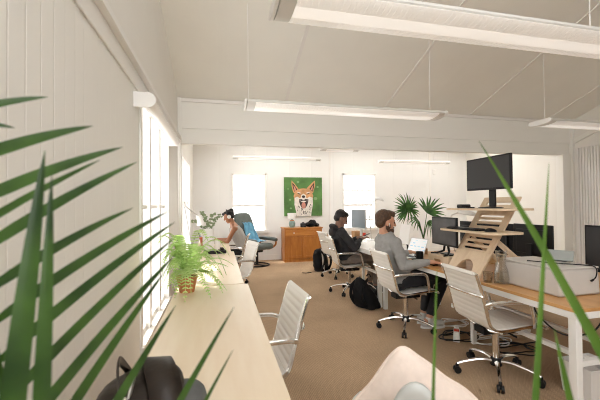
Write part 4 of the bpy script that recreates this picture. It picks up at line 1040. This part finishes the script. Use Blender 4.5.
# ------------------------------------------------------------------ people
def head_pieces(b, H, R, s=1.0):
    E = lambda c, r: b.ell(H + R @ (V(c)*s), tuple(x*s for x in r), R)
    E((-.010, 0, .030), (.098, .077, .090)); E((.028, 0, -.020), (.064, .062, .085)); E((.040, 0, -.068), (.050, .047, .045)); E((.066, 0, -.098), (.022, .024, .018))
    E((.078, 0, .022), (.018, .045, .014)); E((.052, .036, -.030), (.030, .020, .028)); E((.052, -.036, -.030), (.030, .020, .028))
    b.cap(H + R @ (V((.092, 0, .012))*s), H + R @ (V((.108, 0, -.022))*s), .010*s, .014*s, 8)
    E((.086, 0, -.062), (.012, .024, .007)); E((.083, 0, -.074), (.012, .020, .007))
    for q in (-1, 1): E((-.004, q*.079, -.012), (.020, .010, .031))
def hand_pieces(b, W, R, thumb, curl=.35):
    """wrist W, R maps local (+x fingers, +z back of hand); thumb = +1/-1 side"""
    P = lambda c: W + R @ V(c)
    b.ell(P((.045, 0, 0)), (.052, .040, .015), R)
    b.cap(P((-.03, 0, 0)), P((.02, 0, 0)), .024, .024, 10)
    for k, L in enumerate((.070, .080, .074, .058)):
        y = thumb*(.029-.0195*k); p = V((.080-.004*abs(k-1), y, .002)); a = -.1; rad = .0088-.0006*(k == 3)
        for seg in range(3):
            l = L*(.45, .32, .26)[seg]; q = p + V((math.cos(a)*l, y*.08, math.sin(a)*l)); b.cap(P(p), P(q), rad-.0007*seg, rad-.0007*(seg+1), 8); p = q; a -= curl*(1.1 if seg else .9)
    b.cap(P((.018, thumb*.030, -.004)), P((.048, thumb*.056, -.010)), .012, .010, 8); b.cap(P((.048, thumb*.056, -.010)), P((.078, thumb*.058, -.018)), .0098, .0085, 8)
def ringloft_body(b, rings, n=20):
    """rings: (centre, half depth, half width, tilt) – x/y ellipses tilted about Y"""
    R = []
    for c, dx, wy, tl in rings:
        c = V(c); R.append([c + V((math.cos(a)*dx*math.cos(tl), math.sin(a)*wy, -math.cos(a)*dx*math.sin(tl))) for a in [2*PI*k/n for k in range(n)]])
    b.ring_loft(R)
def rotm(yaw=0, pitch=0, roll=0): return (Matrix.Rotation(yaw, 3, 'Z') @ Matrix.Rotation(pitch, 3, 'Y') @ Matrix.Rotation(roll, 3, 'X'))

def person(label, loc, rz, J, skin, hair, top, trousers, shoes, style, g=1.0):
    t = thing('person', label, 'person', loc, rz)
    pel, wst, chs, nek, hd = [V(J[k]) for k in ('pelvis', 'waist', 'chest', 'neck', 'head')]
    HR = rotm(*J['head_rot']); sc = J.get('scale', 1.0)
    # --- continuous body
    b = MB()
    tl = math.atan2(chs.x-pel.x, chs.z-pel.z)
    ringloft_body(b, [(pel+V((0, 0, -.085)), .07*sc, .10*sc, tl), (pel+V((0, 0, -.03)), .105*sc, .155*sc, tl), (pel+V((0, 0, .05)), .105*sc, .158*sc, tl), (wst, .095*sc, .135*sc, tl), (wst.lerp(chs, .55), .105*sc, .152*sc, tl), (chs, .11*sc, .168*sc, tl), (chs.lerp(nek, .6), .085*sc, .15*sc, tl), (nek, .055*sc, .075*sc, tl)])
    b.cap(nek-V((0, 0, .02)), hd + HR @ V((-.012, 0, -.05)), .058*sc, .052*sc)
    head_pieces(b, hd, HR, J.get('hscale', 1.0))
    for s in (0, 1):
        sh, el, wr = [V(J[k][s]) for k in ('shoulder', 'elbow', 'wrist')]
        q = 1 if s == 0 else -1
        b.cap(V((chs.x, q*.10, sh.z-.02)), sh+V((0, 0, -.012)), .056*sc, (.05 if not J.get('sleeveless') else .058)*sc); b.cap(sh+V((0, 0, -.012)), el, .048*sc, .040*sc); b.cap(el, wr, .040*sc, .026*sc)
        fr = (V(J['hand'][s])-wr).normalized(); up = V(J.get('palm_up', (0, 0, 1))); up = (up-fr*up.dot(fr)).normalized(); yv = up.cross(fr)
        HM = Matrix((fr, yv, up)).transposed()
        hand_pieces(b, wr + fr*.02, HM, -q, J.get('curl', .35))
        hp, kn, an, toe = [V(J[k][s]) for k in ('hip', 'knee', 'ankle', 'toe')]
        b.cap(hp, kn, .080*sc, .056*sc); b.cap(kn, an, .054*sc, .036*sc); b.cap(an+V((-.03, 0, -.03)), toe, .036*sc, .026*sc)
    blob(b, 'body', skin, t, .006, 3)
    # --- eyes and mouth
    hs = J.get('hscale', 1.0)
    for q in (-1, 1):
        e = MB(); e.ell(hd + HR @ (V((.0815, q*.031, .002))*hs), .0085*hs, None, 10, 6); e.build('eye', m_eye, t)
    e = MB(); e.ell(hd + HR @ (V((.094, 0, -.067))*hs), (.006*hs, .021*hs, .0055*hs), HR, 12, 6); e.build('mouth', m_lip, t)
    # --- hair
    e = MB(); E = lambda c, r: e.ell(hd + HR @ (V(c)*hs), tuple(x*hs for x in r), HR)
    if style == 'short_beard':
        E((-.030, 0, .040), (.095, .086, .090)); E((.02, 0, .082), (.070, .066, .045)); E((-.055, 0, -.01), (.055, .074, .065)); E((.055, 0, .10), (.035, .05, .022))
    elif style == 'crop':
        E((-.022, 0, .048), (.094, .082, .084)); E((.012, 0, .090), (.072, .066, .036)); E((-.052, 0, -.005), (.055, .070, .06))
    else:
        E((-.028, 0, .040), (.092, .085, .088)); E((-.05, 0, -.005), (.06, .075, .065)); E((.03, 0, .085), (.055, .06, .035)); E((.075, 0, .085), (.030, .034, .03)); E((-.085, 0, .075), (.05, .05, .05))
    blob(e, 'hair', hair, t, .005, 2, .006, .02)
    if style == 'short_beard':
        e = MB(); E((.048, 0, -.085), (.056, .056, .040)); E((.072, 0, -.108), (.030, .032, .030)); E((.012, .062, -.045), (.028, .014, .042)); E((.012, -.062, -.045), (.028, .014, .042)); E((.092, 0, -.050), (.010, .026, .006))
        blob(e, 'beard', m_beard, t, .005, 2, .006, .02)
        e = MB(); e.ell(hd + HR @ V((.012, -.090, -.016)), (.006, .005, .007)); e.cap(hd + HR @ V((.014, -.092, -.02)), hd + HR @ V((.022, -.090, -.045)), .003, .002, 8); e.build('earbud', m_metalw, t)
    # --- top
    c = MB()
    def infl(v): return v+g*.012
    cut = J.get('sleeveless', False)
    neck_top = nek if not cut else chs.lerp(nek, .45)
    ringloft_body(c, [(pel+V((-.005, 0, .0)), infl(.110*sc), infl(.158*sc), tl), (pel+V((0, 0, .07)), infl(.120*sc), infl(.162*sc), tl), (wst, infl(.115*sc), infl(.150*sc), tl), (wst.lerp(chs, .55), infl(.120*sc), infl(.160*sc), tl), (chs, infl(.118*sc), infl(.172*sc), tl), (chs.lerp(nek, .6), infl(.090*sc), infl(.15*sc), tl), (neck_top+V((0, 0, .0)), infl(.062*sc), infl(.082*sc), tl)])
    if not cut:
        for s in (0, 1):
            sh, el, wr = [V(J[k][s]) for k in ('shoulder', 'elbow', 'wrist')]; q = 1 if s == 0 else -1
            c.cap(V((chs.x, q*.10, sh.z-.01)), sh+V((0, 0, -.012)), .076*sc, .066*sc); c.cap(sh+V((0, 0, -.012)), el, .064*sc, .058*sc); c.cap(el, el.lerp(wr, .55), .058*sc, .050*sc); c.cap(el.lerp(wr, .5), el.lerp(wr, .90), .048*sc, .037*sc)
            c.ell(el.lerp(wr, .2), .062*sc); c.ell(sh.lerp(el, .6), .066*sc)
    if J.get('hood'):
        c.ell(nek+V((-.075, 0, .0)), (.085, .125, .055), (0, .5, 0)); c.ell(nek+V((-.095, 0, -.06)), (.06, .10, .08), (0, .2, 0)); c.ell(nek+V((.03, 0, -.02)), (.05, .09, .03))
    blob(c, J['top_name'], top, t, .008, 4, .022, .09)
    # --- trousers and shoes
    c = MB(); ringloft_body(c, [(pel+V((0, 0, -.095)), .085*sc, .12*sc, tl), (pel+V((0, 0, -.04)), .125*sc, .172*sc, tl), (pel+V((0, 0, .03)), .118*sc, .165*sc, tl)])
    for s in (0, 1):
        hp, kn, an = [V(J[k][s]) for k in ('hip', 'knee', 'ankle')]
        c.cap(hp, kn, .094*sc, .072*sc); c.cap(kn, kn.lerp(an, .85), .070*sc, .052*sc)
    blob(c, 'trousers', trousers, t, .009, 4, .018, .09)
    for s in (0, 1):
        an, toe = V(J['ankle'][s]), V(J['toe'][s]); d = (toe-an); d.z = 0; d.normalize(); z0 = toe.z-.035
        c = MB(); hb = an-d*.05; hb.z = z0+.05; tb = toe+d*.02; tb.z = z0+.045
        c.cap(hb, tb, .046, .040); c.cap(V((an.x, an.y, z0+.05)), V((an.x, an.y, z0+.095)), .046, .044); c.ell(toe+V((0, 0, .012)), (.055, .046, .034)); sh = blob(c, 'shoe', shoes, t, .007, 3)
        c = MB(); c.ring_loft([[V((p.x, p.y, z)) for p in [hb.lerp(tb, .5)+d*math.cos(a)*((hb-tb).length/2+.047)+V((-d.y, d.x, 0))*math.sin(a)*.048 for a in [2*PI*k/20 for k in range(20)]]] for z in (z0, z0+.022)]); c.build('sole', m_sole, sh)
    return t, HR, hd

man2 = dict(pelvis=(-.085, 0, .555), waist=(-.135, 0, .72), chest=(-.205, 0, .93), neck=(-.245, 0, 1.085), head=(-.23, -.01, 1.205), head_rot=(math.radians(-8), .16, 0), hscale=1.06,
            shoulder=[(-.205, .18, .995), (-.205, -.18, .995)], elbow=[(-.06, .25, .76), (-.155, -.24, .745)], wrist=[(.17, .19, .825), (.115, -.315, .79)], hand=[(.34, .22, .815), (.30, -.38, .768)],
            hip=[(-.07, .09, .565), (-.07, -.09, .565)], knee=[(.42, .14, .575), (.45, -.09, .575)], ankle=[(.30, .10, .105), (.26, -.06, .105)], toe=[(.42, .12, .036), (.38, -.08, .036)], top_name='sweatshirt', curl=.3)
person('bearded man in grey sweatshirt and black trousers working at honey desk', (2.04, 3.50, .0), 0, man2, m_skinl, m_hairb, m_grey, m_trous, m_shoe, 'short_beard')
man1 = dict(pelvis=(-.085, 0, .555), waist=(-.14, 0, .71), chest=(-.215, 0, .90), neck=(-.225, 0, 1.04), head=(-.185, -.01, 1.175), head_rot=(0, .52, 0), hscale=1.12,
            shoulder=[(-.20, .185, .965), (-.20, -.185, .965)], elbow=[(-.02, .25, .74), (-.04, -.25, .73)], wrist=[(.12, .08, .855), (.11, -.11, .855)], hand=[(.28, .04, .895), (.27, -.06, .895)],
            hip=[(-.07, .09, .555), (-.07, -.09, .555)], knee=[(.40, .15, .545), (.40, -.13, .545)], ankle=[(.34, .12, .105), (.34, -.12, .105)], toe=[(.46, .14, .036), (.46, -.14, .036)], top_name='hoodie', hood=True, curl=.6)
person('man in charcoal hoodie and grey-brown trousers looking down at his phone', (2.08, 5.16, .0), math.radians(-4), man1, m_skind, m_hairk, m_hoodie, m_trousb, mat('dark_shoe', (.03, .03, .03), .6), 'crop')
wom = dict(pelvis=(-.05, 0, .555), waist=(-.04, 0, .72), chest=(.06, 0, .93), neck=(.115, 0, 1.08), head=(.185, 0, 1.205), head_rot=(0, .45, 0), scale=.90, hscale=.95,
           shoulder=[(.08, .165, 1.005), (.08, -.165, 1.005)], elbow=[(.20, .21, .765), (.20, -.21, .765)], wrist=[(.40, .10, .785), (.40, -.10, .785)], hand=[(.55, .05, .775), (.55, -.05, .775)],
           hip=[(-.03, .085, .555), (-.03, -.085, .555)], knee=[(.38, .10, .545), (.38, -.10, .545)], ankle=[(.30, .09, .105), (.30, -.09, .105)], toe=[(.42, .10, .036), (.42, -.10, .036)], top_name='tank_top', sleeveless=True)
w, HR, hd = person('woman in sleeveless grey top with headphones leaning over far birch desk', (.36, 6.35, .0), math.radians(174), wom, m_skinm, m_hairk, m_tank, m_trous, m_shoe, 'bun')
b = MB(); b.tube([hd + HR @ V((-.01, .092*math.cos(a), .03+.105*math.sin(a))) for a in [PI*k/14 for k in range(15)]], .008, 8); hp_ = b.build('headphones', m_blackp, w)
for q in (-1, 1):
    b = MB(); b.cyl(hd + HR @ V((-.005, q*.078, -.005)), hd + HR @ V((-.005, q*.108, -.005)), .036, .032, 16); b.build('ear_cup', m_chromed, hp_)
t = thing('phone', 'small phone held by the man in the charcoal hoodie', 'phone', (2.335, 5.15, .905), 0)
b = MB(); b.box((0, 0, 0), (.14, .07, .008), (0, -.35, .1)); b.build('case', m_wdoor, t, bevel=.003)
b = MB(); b.box((-.0015, 0, .0047), (.125, .062, .001), (0, -.35, .1)); b.build('screen', m_blackg, t)
mug('cup', 'small red cup on white desk beside silver monitor', (2.79, 6.30, DT), m_red, .04, .10, 1, 'cup')
b = MB(); b.span((-.07, -.09, 0), (.07, .09, .13)); o = b.build('card_box', m_brownb, bevel=.003); o.location = (2.70, 6.46, DT); tag(o, 'brown card box beside red cup on white desk', 'box')
b = MB(); b.span((-.12, -.16, 0), (.12, .16, .012)); o = b.build('notebook', m_white, bevel=.002); o.location = (2.42, 4.72, DT); tag(o, 'white notebook lying on the white desk', 'notebook')

# ------------------------------------------------------------------ light
w = bpy.data.worlds.new('daylight'); scn.world = w; w.use_nodes = True
bg = w.node_tree.nodes['Background']; bg.inputs['Color'].default_value = (1, .992, .98, 1); bg.inputs['Strength'].default_value = 2.6
sun = bpy.data.objects.new('sun', bpy.data.lights.new('sun', 'SUN')); COL.objects.link(sun)
sun.data.energy = 7; sun.data.angle = math.radians(1.2); sun.data.color = (1, .93, .82)
sun.rotation_euler = V((.48, -.36, -1)).to_track_quat('-Z', 'Y').to_euler()

vs_ = scn.view_settings
vs_.view_transform = 'Standard'; vs_.look = 'None'; vs_.gamma = 1; vs_.use_curve_mapping = False; vs_.exposure = .55
scn.cycles.use_denoising = True; scn.cycles.filter_width = 1.05; scn.cycles.adaptive_threshold = .004; scn.cycles.denoising_prefilter = 'ACCURATE'
scn.cycles.max_bounces = 10; scn.cycles.diffuse_bounces = 6; scn.cycles.transparent_max_bounces = 16
scn.cycles.sample_clamp_indirect = 8
